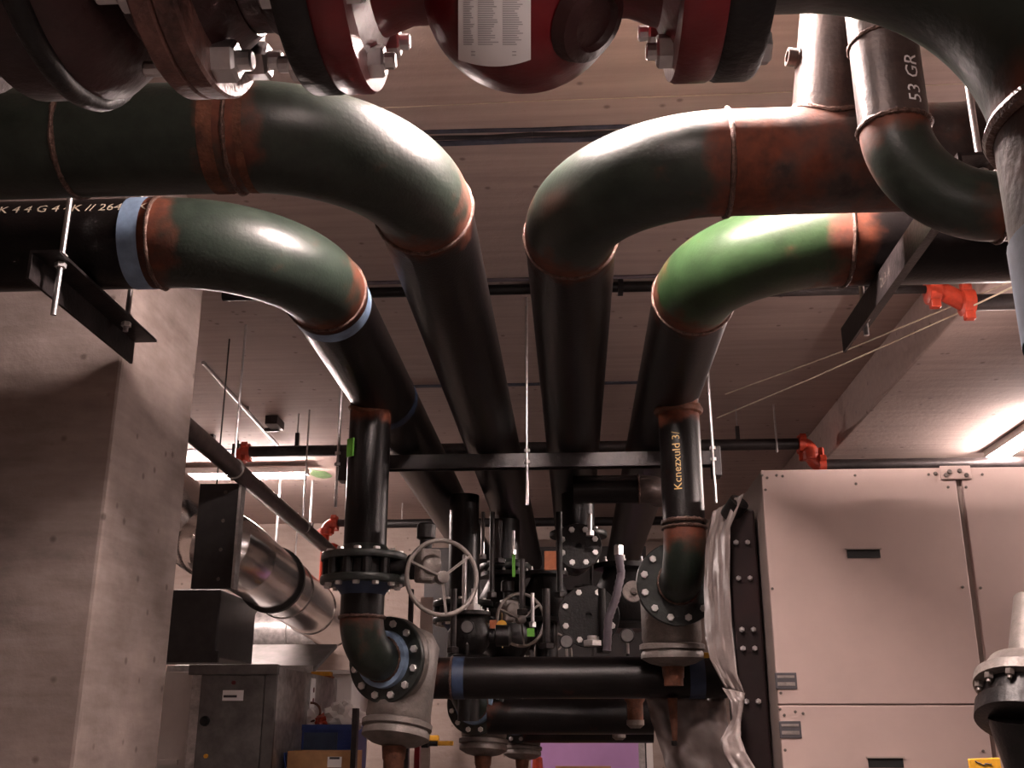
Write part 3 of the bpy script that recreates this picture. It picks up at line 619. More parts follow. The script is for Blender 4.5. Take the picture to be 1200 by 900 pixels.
# diagonal branch left
q0, q1 = V((-2.02, 4.95, 3.12)), V((-2.13, 9.3, 3.09))
t = thing('sprinkler_branch', q1, 'long dark sprinkler branch slanting away beside the column to an orange elbow', 'sprinkler pipe', 'sprinkler pipes with orange couplings')
obj('pipe', MB().tube([q0, q1], .055, 24), 'mill', t)
fitting_elbow(q1 + Y_ * .08, Y_, -Z_, .09, .055, t)
for (y, zz) in ((6.2, 0.0), (8.1, 0.0)):
    x = q0.x + (q1.x - q0.x) * (y - q0.y) / (q1.y - q0.y); obj('hanger_rod', MB().tube([(x, y, CEIL), (x, y, 3.1)], .007, 8), 'zinc', t); obj('hanger_ring', MB().torus((x, y, 3.11), Y_, .06, .006, 24, 6), 'zinc', t)
p = at(382, 613, 9.3); t = thing('sprinkler_stub', p, 'small orange elbow and short dark pipe above the butterfly valve', 'sprinkler pipe', 'sprinkler pipes with orange couplings')
fitting_elbow(p, Z_, X_, .08, .04, t); obj('pipe', MB().tube([p + V((.06, 0, 0)), p + V((.40, 0, 0))], .035, 16), 'angle', t); obj('drop', MB().tube([p - Z_ * .08, p - Z_ * .75], .035, 16), 'orange', t)
# ceiling conduit at left, little bracket box, dark strut hangers
a_, b_ = atz(238, 425, CEIL - .02), atz(326, 522, CEIL - .02)
t = thing('thin_conduit', b_, 'thin bright conduit on the ceiling behind the column', 'conduit'); obj('pipe', MB().tube([a_, b_], .014, 10), 'zinc', t); obj('clip', MB().box(a_.lerp(b_, .5) + Z_ * .005, (.06, .02, .03)), 'zinc', t, smooth=False)
p = atz(322, 496, CEIL - .04); t = thing('ceiling_bracket', p, 'small dark bracket on the ceiling right of the thin conduit', 'bracket'); obj('bracket', MB().box(p, (.10, .22, .07)), 'angle', t, smooth=False); obj('tab', MB().box(p + V((-.05, .1, -.03)), (.12, .04, .03)), 'angle', t, smooth=False)
for (u, v0, v1, Y, lab) in ((247, 500, 526, 8.8, 'left short dark strut hanger beside the column'), (279, 521, 562, 9.0, 'right short dark strut hanger by the glowing lamp')):
    a_ = at(u, v0, Y); b_ = V((a_.x, Y, zat(v1, Y, u))); t = thing('strut_hanger', b_, lab, 'hanger', 'dark strut hangers by the left lamp')
    obj('strut', MB().box((a_ + b_) / 2, (.085, .06, (a_ - b_).length)), 'angle', t, smooth=False); obj('hanger_rod', MB().tube([a_, (a_.x, Y, CEIL)], .007, 8), 'angle', t)
for (u, v, Y, v1, lab) in ((328, 572, 10.3, 660, 'left thin hanger rod below the glowing lamp'), (366, 571, 10.6, 616, 'right thin hanger rod below the glowing lamp')):
    a_ = at(u, v, Y); t = thing('hanger_rod', (a_.x, Y, zat(v1, Y, u)), lab, 'rod', 'thin rods below the left lamp'); obj('rod', MB().tube([(a_.x, Y, CEIL), (a_.x, Y, zat(v1, Y, u))], .012, 8), 'zinc', t); obj('nut', MB().lathe((a_.x, Y, zat(v1, Y, u) - .02), Z_, [(0, .035), (.05, .035)], 6), 'angle', t)
# strings on the right
def cable(name, pts, r, mtl, label):
    t = thing(name, pts[-1], label, 'cable', 'pale strings strung under the ceiling'); obj('strand', MB().tube(jog([V(p) for p in pts], r, 0), r, 6), mtl, t); return t
cable('string_line', [at(1196, 325, 4.6), at(1110, 361, 5.2), at(1003, 406, 5.9), at(850, 462, 7.4)], .0042, 'chalk', 'upper of two pale strings slanting past the right angle hanger')
cable('string_line', [at(1196, 332, 4.5), at(1120, 368, 5.0), at(950, 444, 6.2), at(840, 490, 7.6)], .0042, 'chalk', 'lower of two pale strings slanting past the right angle hanger')
cable('string_line', [atz(395, 129, CEIL - .01), atz(640, 118, CEIL - .01), atz(900, 109, CEIL - .01), atz(1150, 97, CEIL - .01)], .002, 'chalk', 'pale string along the ceiling above the big bends')

# ================================================================ FOREGROUND RED PUMP RUN (along X, close overhead)
YR, ZR, RR, RF = 0.815, 2.346, 0.1095, 0.171
def fx(u, v=105): return at(u, v, 0.905).x
def xpipe(name, x0, x1, r, mtl, parent, seg=48): return obj(name, MB().tube([(x0, YR, ZR), (x1, YR, ZR)], r, seg), mtl, parent)
def xflange(name, x0, x1, mtl, parent, ro=RF): return obj(name, MB().ringplate((x0, YR, ZR), X_, ro, .06, x1 - x0, 64), mtl, parent)
def xbolts(x, d, parent, n=8, rb=.143, bs=.0165, bh=.015, stud=.010, ph=.5, name='bolt'):
    for i in range(n):
        a = 2 * PI * (i + ph) / n; place(name, 'xb%.4f%.4f%.4f' % (bs, bh, stud), hexnut(bs, bh, stud), 'zinc', (x, YR + rb * math.cos(a), ZR + rb * math.sin(a)), d, parent, random.random())
xl0, xl1, xl2 = fx(368), fx(404), fx(441)
xr0, xr1, xr2 = fx(785), fx(832), fx(879)
xm = at(616, 100, .86).x
t = thing('red_strainer', (xm, YR, 2.14), 'dark red flanged strainer body with a white label, close overhead', 'strainer')
xflange('flange', xl1, xl2, 'red', t); xflange('flange', xr0, xr1, 'red', t)
obj('neck', MB().lathe((xl2, YR, ZR), X_, [(0, .14), (.012, .118), (.04, .108), (xm - xl2, .108)], 48), 'red', t)
obj('neck', MB().lathe((xr0, YR, ZR), -X_, [(0, .14), (.012, .118), (.04, .108), (xr0 - xm, .108)], 48), 'red', t)
SC, SR = V((xm, YR, 2.246)), .092
obj('body', MB().lathe((xm, YR, ZR + .12), -Z_, [(0, .07), (.01, SR)] + [(ZR + .12 - SC.z + SR * math.sin(a * PI / 40), SR * math.cos(a * PI / 40)) for a in range(0, 20)], 56), 'red', t)
obj('drain_boss', MB().lathe(SC + V((.055, -.03, -.055)), V((.6, -.25, -.6)), [(0, .040), (.012, .036), (.016, .025), (.010, .022)], 28), 'dred', t)
def on_body(u, v, off):
    d = ray(u, v).normalized(); o = CAM - SC; r = SR + off
    b = o.dot(d); c = o.length_squared - r * r; k = -b - math.sqrt(max(b * b - c, 0)); p = CAM + d * k
    if p.z > SC.z:
        oo = V((o.x, o.y)); dd = V((d.x, d.y)); a = dd.length_squared; b = oo.dot(dd); c = oo.length_squared - r * r; k = (-b - math.sqrt(max(b * b - a * c, 0))) / a; p = CAM + d * k
    return p
mb = MB(); nu, nv = 12, 16
mb.add([on_body(537 + 85 * i / nu, -60 + 138 * j / nv - 8 * abs(2 * i / nu - 1) ** 2 * (j / nv), .0025) for j in range(nv + 1) for i in range(nu + 1)], [(j * (nu + 1) + i, j * (nu + 1) + i + 1, (j + 1) * (nu + 1) + i + 1, (j + 1) * (nu + 1) + i) for j in range(nv) for i in range(nu)])
lb = tag(obj('label', mb, 'paper', t), 'white printed label')
mb = MB(); 
for c0, c1 in ((543, 556), (560, 585), (589, 613)):
    v = -50
    while v < 52:
        w = c0 + (c1 - c0) * random.uniform(.55, 1.0)
        q = [on_body(a, b, .0032) for a, b in ((c0, v), (w, v), (w, v + 1.1), (c0, v + 1.1))]; mb.add(q, [(0, 1, 2, 3)]); v += 2.6
for v in (60, 64): mb.add([on_body(a, b, .0032) for a, b in ((552, v), (605, v), (605, v + 1.2), (552, v + 1.2))], [(0, 1, 2, 3)])
tag(obj('fine_print', mb, 'ink', lb, smooth=False), None, kind='stuff')
xbolts(xl2, X_, t); xbolts(xr0, -X_, t)
# companion pieces right: dark flange + big green elbow going down
XD = xr2 + .008 + .293; RE = .25
t = thing('pump_elbow', (XD, YR, 0), 'big dark green elbow at the upper right corner turning down with a rusty weld', 'pipe elbow')
xflange('flange', xr1, xr2, 'casting', t)
xbolts(xr2, X_, t, stud=0)
e = arc((XD - RE, YR, ZR - RE), Z_, X_, RE, 40)
obj('elbow', MB().tube([V((xr2, YR, ZR))] + e, RR, 72, rv=[0.0] + [.75 * math.exp(-((40 - i) / 40) / .11) for i in range(41)]), 'green', t); obj('weld_bead', MB().torus(e[-1], Z_, RR + .001, .0075, 64, 8, .12), 'weld', t)
pp = straight(e[-1], (XD, YR, 0), 40); obj('straight_pipe', MB().tube(pp, RR, 56, rv=rust_at(pp, [(e[-1], .35, .08)])), 'mill', t)
band((XD, YR, zat(235, .76, 1190)), (XD, YR, zat(360, .76, 1190)), t, RR, 'dblue2')
# left: companion flange, red oxide spool, brown flange pair, check valve
xb0, xb1, xb2 = fx(226), fx(250), fx(276)
t = thing('flanged_spool', (xl0, YR, ZR), 'dark red flanged pipe spool with bright bolts left of the red strainer', 'pipe')
xflange('flange', xl0, xl1, 'casting', t); xflange('flange', xb1, xb2, 'flangebrown', t)
xpipe('straight_pipe', xb2, xl0, RR, 'dred', t)
for x, d in ((xb2, 1), (xl0, -1)): obj('hub', MB().lathe((x, YR, ZR), X_ * d, [(0, .135), (.03, .112), (.03, .1)], 48), 'dred', t)
xbolts(xb2, X_, t, bs=.020, bh=.022, stud=.014, rb=.146, ph=.28); xbolts(xl0, -X_, t, stud=.012)
t = thing('check_valve', (xb0, YR, ZR), 'dark red and black ribbed valve body in the upper left corner', 'valve')
xflange('flange', xb0, xb1, 'flangebrown', t)
obj('body', MB().lathe((xb0, YR, ZR), -X_, [(0, .12), (.03, .122), (.05, .150), (.075, .168), (.15, .168), (.165, .145), (.20, .142), (.21, .160), (.26, .160), (.28, .13), (.42, .12), (.44, .16), (.6, .16)], 56), 'dred', t)
xbolts(xb0, -X_, t, bs=.016, bh=.014, stud=.022)
for i, dx in enumerate((.095, .235)):
    obj('band', MB().torus((xb0 - dx, YR, ZR), X_, .158 + .01 * (1 - i), .012, 56, 10), 'casting', t)


# ================================================================ LEFT BACKGROUND: cladded ducts, boxes
def clad_seams(pts, r, parent, where):
    for i in where:
        d = (pts[min(i + 1, len(pts) - 1)] - pts[max(i - 1, 0)]); obj('seam_band', MB().lathe(pts[i] - d.normalized() * .01, d, [(0, r + .001), (.004, r + .008), (.02, r + .008), (.024, r + .001)], 48, caps=(False, False)), 'clad', parent)
DUC0, DUC1 = V((-2.222, 7.05, 2.70)), V((-2.42, 11.3, 2.56))
t = thing('clad_duct', DUC1, 'bright silver clad duct slanting away behind the column', 'duct', 'silver clad ducts')
dp = straight(DUC0, DUC1, 16); obj('cladding', MB().tube(dp, .225, 56), 'clad', t); clad_seams(dp, .225, t, (5, 9, 13))
dd = (DUC1 - DUC0).normalized()
obj('black_collar', MB().lathe(DUC0 + dd * .85, dd, [(0, .226), (0, .25), (.05, .25), (.05, .226)], 48, caps=(False, False)), 'dark', t)
PC0, PC1 = at(236, 568, 6.45), at(273, 690, 6.45); PC = (PC0 + PC1) / 2
t = thing('damper_plate', PC, 'dark square damper frame between the two clad ducts', 'damper'); obj('frame', MB().box(PC, (PC1.x - PC0.x, .05, PC0.z - PC1.z)), 'dark', t, smooth=False, bevel=.004); obj('edge_angle', MB().box(PC + V(((PC1.x - PC0.x) / 2 + .008, 0, 0)), (.016, .09, PC0.z - PC1.z)), 'galv', t, smooth=False); obj('hanger_rod', MB().tube([(PC.x - .03, PC.y, CEIL), (PC.x - .03, PC.y, PC0.z - .02)], .005, 6), 'angle', t)
for i in range(4): obj('screw', MB().lathe(PC + V((.04, -.025 , -.27 + .18 * i)), -Y_, [(0, .012), (.008, .010)], 8), 'screw', t)
VX, VY = -2.42, 6.75
t = thing('clad_elbow', (VX, VY, 3.0), 'silver clad duct elbow bending down beside the column', 'duct', 'silver clad ducts')
cp_ = [V((-4.2, 6.5, 3.12)), V((-3.4, 6.55, 3.12)), V((-2.9, 6.62, 3.11)), V((-2.62, 6.72, 2.99)), V((-2.44, 6.86, 2.80)), DUC0, DUC1]
e = []
for i in range(1, 5):
    for k in range(7):
        q = k / 7; a0, a1, a2, a3 = cp_[i - 1:i + 3]
        e.append(.5 * ((2 * a1) + (a2 - a0) * q + (2 * a0 - 5 * a1 + 4 * a2 - a3) * q * q + (3 * a1 - a0 - 3 * a2 + a3) * q ** 3))
e = [cp_[0]] + e + [DUC0]
obj('cladding', MB().tube(e, .23, 52), 'clad', t); clad_seams(e, .23, t, (8, 13, 19, 25))
# coupled pipe and dark plenum below the duct
t = thing('coupled_pipe', at(300, 742, 12.3), 'dull metal pipe with black toothed couplings below the silver duct', 'pipe')
c0_, c1_ = at(258, 740, 12.3), at(340, 748, 12.3); c1_.z = c0_.z; xx = (c1_ - c0_).normalized()
obj('straight_pipe', MB().tube([c0_, c1_], .235, 40), 'galv', t); obj('hanger_rod', MB().tube([(c1_.x, 12.3, CEIL), (c1_.x, 12.3, c1_.z + .2)], .01, 6), 'zinc', t); obj('straight_pipe', MB().tube([c1_, c1_ + xx * .4], .20, 36), 'galv', t)
for u in (272, 296):
    q = at(u, 741, 12.3); q.z = c0_.z; cp = obj('coupling', MB().lathe(q - xx * .02, xx, [(0, .237), (.004, .285), (.08, .285), (.084, .237)], 40), 'casting', t)
    for k in range(10):
        a = 2 * PI * k / 10; place('tooth', 'tooth', lambda: MB().box((0, 0, 0), (.04, .05, .03)), 'zinc', q + xx * .01 + (Y_ * math.cos(a) + Z_ * math.sin(a)) * .288, Y_ * math.cos(a) + Z_ * math.sin(a), cp)
b0, b1 = at(196, 695, 7.9), at(262, 782, 7.9)
t = thing('dark_plenum', (b0.x, 7.9, b1.z), 'black plenum box behind the column under the silver duct', 'duct box'); obj('box', MB().box2((b0.x - .3, 7.7, b1.z + .06), (b1.x, 8.6, b0.z)), 'dark', t, smooth=False, bevel=.01); obj('hanger_rod', MB().tube([(b0.x - .1, 8.2, CEIL), (b0.x - .1, 8.2, b0.z - .01)], .006, 6), 'angle', t); obj('flange_rim', MB().box2((b0.x - .32, 7.66, b1.z + .02), (b1.x + .03, 7.7, b1.z + .10)), 'dark', t, smooth=False)
t = thing('tray', at(320, 775, 9.0), 'dark sloping sheet under the coupled pipe', 'tray'); c = at(300, 772, 9.2); obj('sheet', MB().box(c, (1.2, .9, .03), (X_, V((0, .95, .3)).normalized(), V((0, -.3, .95)).normalized())), 'dgalv', t, smooth=False); obj('lip', MB().box(c + V((0, -.43, -.11)), (1.2, .02, .06)), 'galv', t, smooth=False)
# white box, galvanised enclosure
def front_box(name, u0, u1, v0, Y, depth, mtl, label, cat, zb=0.0, group=None):
    p0, p1_ = at(u0, v0, Y), at(u1, v0, Y); t = thing(name, ((p0.x + p1_.x) / 2, Y, zb), label, cat, group)
    obj('body', MB().box2((p0.x, Y, zb), (p1_.x, Y + depth, p0.z)), mtl, t, smooth=False, bevel=.008); return t, p0, p1_
t, p0, p1_ = front_box('white_cabinet', 172, 228, 787, 6.9, .6, 'white', 'pale metal box seen between the column and the grey enclosure', 'cabinet')
obj('bottom_lip', MB().box2((p0.x, 6.86, zat(897, 6.88)), (p1_.x - .05, 6.9, zat(891, 6.88))), 'white', t, smooth=False)
t, p0, p1_ = front_box('electric_enclosure', 226, 325, 781, 6.5, 1.7, 'galv', 'galvanised enclosure with a dull grey door and a small white label', 'enclosure')
dr = obj('door', MB().box2((at(238, 790, 6.5).x, 6.475, .3), (at(312, 790, 6.5).x, 6.5, zat(790, 6.5))), 'dgalv', t, smooth=False, bevel=.004)
obj('latch', MB().lathe(at(240, 845, 6.47), -Y_, [(0, .03), (.02, .026), (.03, .012)], 12), 'slot', dr); obj('latch', MB().lathe(at(242, 886, 6.47), -Y_, [(0, .012), (.02, .012)], 10), 'yellow', dr)
q = at(273, 815, 6.47); lb = obj('label', MB().box(q, (.125, .006, .06)), 'paper', dr, smooth=False); obj('printed_bar', MB().box(q + V((-.015, -.004, -.005)), (.08, .004, .014)), 'dink', lb, smooth=False); obj('lamp_dot', MB().lathe(at(274, 800, 6.47), -Y_, [(0, .014), (.01, .012)], 10), 'red', dr)
obj('front_stile', MB().box2((at(313, 790, 6.5).x, 6.47, .3), (p1_.x + .01, 6.5, p1_.z + .01)), 'dgalv', t, smooth=False, bevel=.004)
obj('top_rim', MB().box2((p0.x - .01, 6.46, p0.z - .05), (p1_.x + .015, 6.5, p0.z + .01)), 'dgalv', t, smooth=False, bevel=.004)
p = at(359, 812, 7.4); obj('notice', MB().box((p1_.x + .006, 7.4, p.z), (.006, .13, .19)), 'paper', t, smooth=False)
for k in (-.05, .02): obj('notice_mark', MB().lathe((p1_.x + .008, 7.42, p.z + k), X_, [(0, .018), (.004, .018)], 10), 'red', t)
t, p0, p1_ = front_box('pale_locker', 372, 413, 790, 9.2, .8, 'white', 'pale pinkish box standing behind the galvanised enclosure', 'cabinet')
obj('lid', MB().box2((p0.x - .02, 9.17, p0.z), (p1_.x + .02, 9.99, p0.z + .03)), 'white', t, smooth=False)
p = at(368, 783, 8.0); p = V((-1.86, 8.0, zat(781, 6.5, 300) + .026)); t = thing('orange_strip', p, 'small orange yellow strip lying on top behind the enclosure', 'strip'); obj('strip', MB().box(p, (.14, .10, .035)), 'yellow', t, smooth=False, bevel=.004); obj('edge', MB().box(p - Z_ * .02, (.16, .12, .012)), 'orangeplate', t, smooth=False)
# table with blue crate, white bag, cardboard box
p = at(375, 930, 7.0); zt = p.z
t = thing('work_table', (p.x, 7.2, 0), 'work table below the frame carrying the cardboard box and crate', 'table'); obj('table_top', MB().box2((-1.765, 6.6, zt - .04), (p.x + .34, 7.9, zt)), 'card', t, smooth=False)
for sx in (-.15, .30):
    for sy in (6.65, 7.85): obj('leg', MB().box2((p.x + sx - .03, sy - .03, 0), (p.x + sx + .03, sy + .03, zt - .04)), 'card', t, smooth=False)
def open_box(name, u0, u1, vtop, Y, depth, zb, mtl, label, cat, th=.012):
    a_, b_ = at(u0, vtop, Y), at(u1, vtop, Y); z1 = a_.z; t = thing(name, ((a_.x + b_.x) / 2, Y + depth / 2, zb), label, cat)
    for nm, lo, hi in (('front_panel', (a_.x, Y, zb), (b_.x, Y + th, z1)), ('back_panel', (a_.x, Y + depth - th, zb), (b_.x, Y + depth, z1)), ('side_panel', (a_.x, Y + th, zb), (a_.x + th, Y + depth - th, z1)), ('side_panel', (b_.x - th, Y + th, zb), (b_.x, Y + depth - th, z1)), ('bottom', (a_.x, Y, zb), (b_.x, Y + depth, zb + th))):
        obj(nm, MB().box2(lo, hi), mtl, t, smooth=False, bevel=.003)
    return t, a_, b_
t, a_, b_ = open_box('cardboard_box', 337, 412, 880, 6.7, .34, zt + .001, 'card', 'brown cardboard box with a white handle slot at lower left', 'box')
q = at(392, 893, 6.69); obj('handle_slot', MB().box(q, (.085, .006, .06)), 'paper', t, smooth=False); obj('slot_mark', MB().box(q + V((0, -.004, .022)), (.06, .004, .012)), 'dink', t, smooth=False)
obj('flap', MB().box((a_.x - .012, 6.86, a_.z - .06), (.008, .32, .10), (V((.985, 0, .17)).normalized(), Y_, V((-.17, 0, .985)).normalized())), 'bcrate', t, smooth=False)
t, a_, b_ = open_box('blue_crate', 349, 415, 850, 7.2, .45, zt + .001, 'bcrate', 'blue plastic crate behind the cardboard box', 'crate')
obj('rim', MB().box2((a_.x - .012, 7.185, a_.z - .03), (b_.x + .012, 7.2, a_.z + .005)), 'bcrate', t, smooth=False); obj('recess_panel', MB().box2((at(357, 855, 7.2).x, 7.192, zt + .02), (at(396, 855, 7.2).x, 7.2, a_.z - .045)), 'dblue', t, smooth=False)
for i in range(6): obj('slat', MB().box2((at(402, 860, 7.2).x, 7.190, a_.z - .06 - .025 * i), (b_.x, 7.2, a_.z - .048 - .025 * i)), 'bcrate', t, smooth=False)
def lump(c, rx, ry, rz, k=.25, sc=3.0, seed=0):
    mb = MB(); bm = bmesh.new(); bmesh.ops.create_icosphere(bm, subdivisions=3, radius=1)
    vs = []
    for v in bm.verts:
        n = noise.noise(v.co * sc + V((seed, seed, seed))); w = 1 + k * n; vs.append(V(c) + V((v.co.x * rx * w, v.co.y * ry * w, v.co.z * rz * w)))
    mb.add(vs, [tuple(v.index for v in f.verts) for f in bm.faces]); bm.free(); return mb
import bmesh
p = at(402, 838, 7.35); t = thing('white_bag', p, 'crumpled white bag lying in the blue crate', 'bag'); obj('bag', lump(p - Z_ * .02, .12, .12, .10, .5, 3.2, 3), 'white', t); obj('knot', lump(p + V((.02, 0, .07)), .03, .03, .03, .4, 3), 'white', t)
p = at(381, 843, 7.35); t = thing('red_cloth', p, 'red rag between the white bags in the crate', 'rag'); obj('cloth', lump(p - Z_ * .02, .07, .09, .05, .5, 3, 8), 'orange', t)
p = at(362, 838, 7.4); t = thing('paper_wrap', p, 'crumpled brown and white paper in the left of the crate', 'paper'); obj('paper', lump(p - Z_ * .03, .10, .10, .085, .5, 2.6, 5), 'white', t); obj('strap', MB().torus(p + V((.03, -.06, .02)), V((.3, -.8, .2)), .06, .008, 24, 6), 'rust', t)

# ================================================================ RIGHT: beige cabinet, plate exchanger, plastic sheet
CX0, CXS, CY, CZ = 0.825, at(1122, 552, 4.6).x, 4.6, at(893, 551, 4.6).z
CXE, CD, ZM = CXS + .86, .95, zat(826, 4.6, 1000)
t = thing('beige_cabinet', (CX0, CY, 0), 'large beige equipment cabinet with screwed panels at right', 'cabinet')
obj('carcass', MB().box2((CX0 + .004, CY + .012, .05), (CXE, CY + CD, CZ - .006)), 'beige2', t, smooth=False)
obj('plinth', MB().box2((CX0 + .03, CY + .05, 0), (CXE - .03, CY + CD, .05)), 'slot', t, smooth=False)
G = .0035
def pan(x0, x1, z0, z1): return obj('panel', MB().box2((x0 + G, CY - .012, z0 + G * .7), (x1 - G, CY + .012, z1 - G * .7)), 'beige', t, smooth=False, bevel=.004)
GS = .012
pA = pan(CX0, CXS - GS, ZM, CZ); pB = pan(CX0, CXS - GS, .06, ZM); pC = pan(CXS + GS * .4, CXE, ZM, CZ); pD = pan(CXS + GS * .4, CXE, .06, ZM)
def recess(u, v, w, h, par):
    q = at(u, v, CY - .012); obj('handle_recess', MB().box((q.x, CY - .0125, q.z), (w, .004, h)), 'slot', par, smooth=False)
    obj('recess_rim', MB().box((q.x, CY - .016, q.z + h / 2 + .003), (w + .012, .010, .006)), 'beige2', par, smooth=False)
recess(1012, 649, .138, .036, pA); recess(1038, 894, .138, .036, pB)
def screw(u, v, par, r=.006): q = at(u, v, CY - .012); place('screw', 'scr%.3f' % r, headbolt(r, .005), 'screw', (q.x, CY - .012, q.z), -Y_, par)
for u, v in ((893, 557), (899, 560), (897, 574), (910, 557), (917, 558), (1002, 557), (1003, 567), (905, 690), (1128, 688), (915, 812)): screw(u, v, pA)
for u, v in ((914, 831), (919, 838), (932, 834), (941, 836), (1152, 880), (920, 879)): screw(u, v, pB)
for u, v in ((1149, 689), (1132, 571), (1151, 556)): screw(u, v, pC)
screw(1176, 881, pD); screw(1111, 571, pA); screw(1088, 556, pA); screw(1096, 555, pA, .009)
q0, q1 = at(1101, 546, CY - .02), at(1157, 561, CY - .02)
br = obj('bracket_plate', MB().box2((q0.x, CY - .022, q1.z), (at(1139, 561, CY - .02).x, CY - .012, q0.z)), 'beige', t, smooth=False, bevel=.003)
for u, v in ((1108, 557), (1112, 553), (1124, 552), (1132, 557)): q = at(u, v, CY - .02); place('screw', 'scrb', headbolt(.010, .01), 'screw', (q.x, CY - .022, q.z), -Y_, br)
for (u, v, par) in ((921, 798, pA), (926, 855, pB)):
    q = at(u, v, CY - .012); pl = obj('name_plate', MB().box((q.x, CY - .014, q.z), (.088, .005, .066)), 'dink', par, smooth=False, bevel=.002)
    for k, h in ((.017, .010), (-.012, .014)): obj('printed_bar', MB().box((q.x, CY - .017, q.z + k), (.070, .003, h)), 'grey', pl, smooth=False)
# plate exchanger frame seen edge-on
YX = 4.74
x0, x1 = at(857, 700, YX).x, CX0 - .012
t = thing('bolted_red_frame', (x0, YX, 0), 'narrow dark red bolted frame between the plastic sheet and the cabinet', 'heat exchanger')
obj('frame_plate', MB().box2((x0, YX, 0), (x1, YX + .05, zat(600, YX))), 'dframe', t, smooth=False, bevel=.01)
obj('top_bar', MB().tube([(x0 + .02, YX + .04, zat(606, YX)), (x0 + .06, YX - .02, zat(592, YX))], .045, 16), 'casting', t)
obj('back_plate', MB().box2((x0 - .01, YX + .06, 0), (x1, YX + .2, zat(596, YX))), 'casting', t, smooth=False, bevel=.01)
for v in (636, 678, 738, 760, 822):
    for k in (.035, .085): q = at(860, v, YX); place('bolt', 'pex', hexnut(.012, .014, .01), 'zinc', (x0 + k, YX, q.z), -Y_, t)
# plastic sheets
def sheet(name, rows, label, n=14, amp=.02, seed=0, th=.002):
    """rows: list of (left point, right point) from top to bottom"""
    t = thing(name, rows[-1][0], label, 'plastic sheet', 'cloudy plastic sheets'); R = []
    for (a, b), (c, d) in zip(rows, rows[1:]):
        for k in range(6): R.append((a.lerp(c, k / 6), b.lerp(d, k / 6)))
    R.append(rows[-1]); vs = []
    for i, (a, b) in enumerate(R):
        for j in range(n + 1):
            p = a.lerp(b, j / n); w = noise.noise(V((j * .55 + seed, i * .10, seed))) * amp + .5 * amp * noise.noise(V((j * 1.3, i * .35, seed + 5))); vs.append(p + V((.15 * w, w, 0)))
    mb = MB().add(vs, [(i * (n + 1) + j, i * (n + 1) + j + 1, (i + 1) * (n + 1) + j + 1, (i + 1) * (n + 1) + j) for i in range(len(R) - 1) for j in range(n)])
    obj('sheet', mb, 'sheet', t, sharp=180, solid=th); return t
def A(*q): return tuple(at(u, v, Y) for u, v, Y in q)
sheet('plastic_sheet', [A((835, 600, 4.9), (872, 578, 4.66)), A((827, 640, 4.9), (856, 618, 4.68)), A((825, 690, 4.9), (855, 680, 4.68)), A((826, 740, 4.85), (858, 735, 4.66)), A((832, 772, 4.8), (864, 790, 4.62)), A((850, 806, 4.72), (873, 814, 4.62))], 'cloudy plastic sheet draped over the dark red frame, its top half', amp=.035, seed=1)
sheet('plastic_sheet', [A((846, 806, 4.66), (873, 812, 4.62)), A((856, 822, 4.6), (872, 822, 4.62)), A((858, 842, 4.6), (868, 846, 4.6)), A((845, 866, 4.6), (868, 864, 4.55)), A((848, 884, 4.55), (874, 882, 4.5)), A((860, 905, 4.5), (888, 905, 4.5))], 'twisted tail of plastic sheet hanging beside the cabinet foot', n=8, amp=.03, seed=4)
sheet('plastic_sheet', [A((757, 818, 6.0), (850, 818, 5.9)), A((763, 845, 6.0), (852, 845, 5.9)), A((775, 880, 6.0), (862, 880, 5.8)), A((786, 915, 6.0), (880, 915, 5.8))], 'wide grey plastic sheet hanging below the nearest cross pipe', amp=.08, seed=8)
p = at(790, 850, 5.84); t = thing('sheet_tear', p, 'narrow brown tear in the wide grey plastic sheet, its hole shadow built as a tube', 'tear')
obj('leg', MB().tube([at(788, 818, 5.8), at(791, 868, 5.8)], [.026, .013], 16), 'rust', t); obj('foot', MB().lathe(at(790, 868, 5.8), -Z_, [(0, .016), (.02, .016), (.025, .01)], 12), 'casting', t)  # brown tube and foot stand in for the shadow in the tear
# right edge: flanged grey casting with dark bolted coupling and yellow tag
YC = 3.9; pc = at(1215, 812, YC)
t = thing('grey_pump_casting', (pc.x, YC, 0), 'grey flanged casting with dark bolts at the right edge', 'pump')
dv = V((-.30, -.35, -.89)).normalized()
c = at(1205, 800, YC)
obj('cover', MB().lathe(c, dv, [(-.09, .06), (-.06, .13), (-.01, .155), (.0, .175), (.035, .175), (.037, .12)], 44), 'grey', t)
obj('bolt_ring', MB().lathe(c + dv * .037, dv, [(0, .14), (.06, .14), (.065, .165), (.12, .165), (.125, .13)], 40), 'casting', t)
a_, b_, _ = frame_for(dv)
for i in range(12): an = 2 * PI * i / 12; place('bolt', 'cst', hexnut(.016, .022, .014), 'screw', c + dv * .036 + (a_ * math.cos(an) + b_ * math.sin(an)) * .155, dv, t)
obj('pedestal', MB().tube([c + dv * .12, c + dv * .12 + V((.02, .05, -.2)), (c.x + .02, YC + .1, 0)], [.13, .09, .09], 28), 'casting', t)
obj('neck', MB().lathe(c - dv * .08, -dv, [(0, .07), (.25, .06)], 24), 'grey', t)
obj('bracket', MB().box2((at(1167, 857, YC).x, YC - .02, zat(861, YC)), (c.x + .05, YC, zat(854, YC))), 'galv', t, smooth=False)
p = at(1154, 897, 4.2); t = thing('yellow_tag', p, 'yellow tag with a scribble at the bottom right edge', 'tag'); obj('tag_card', MB().box(p, (.115, .01, .05), (V((1, 0, .04)).normalized(), Y_, V((-.04, 0, 1)).normalized())), 'yellow', t, smooth=False, bevel=.004); chalk_squiggle(p + V((-.035, -.008, .008)), X_, Z_, 9, .016, 'dink', t, 'scribble'); obj('stalk', MB().tube([p + V((.03, .01, 0)), (p.x + .03, 4.21, 0)], .012, 8), 'casting', t)

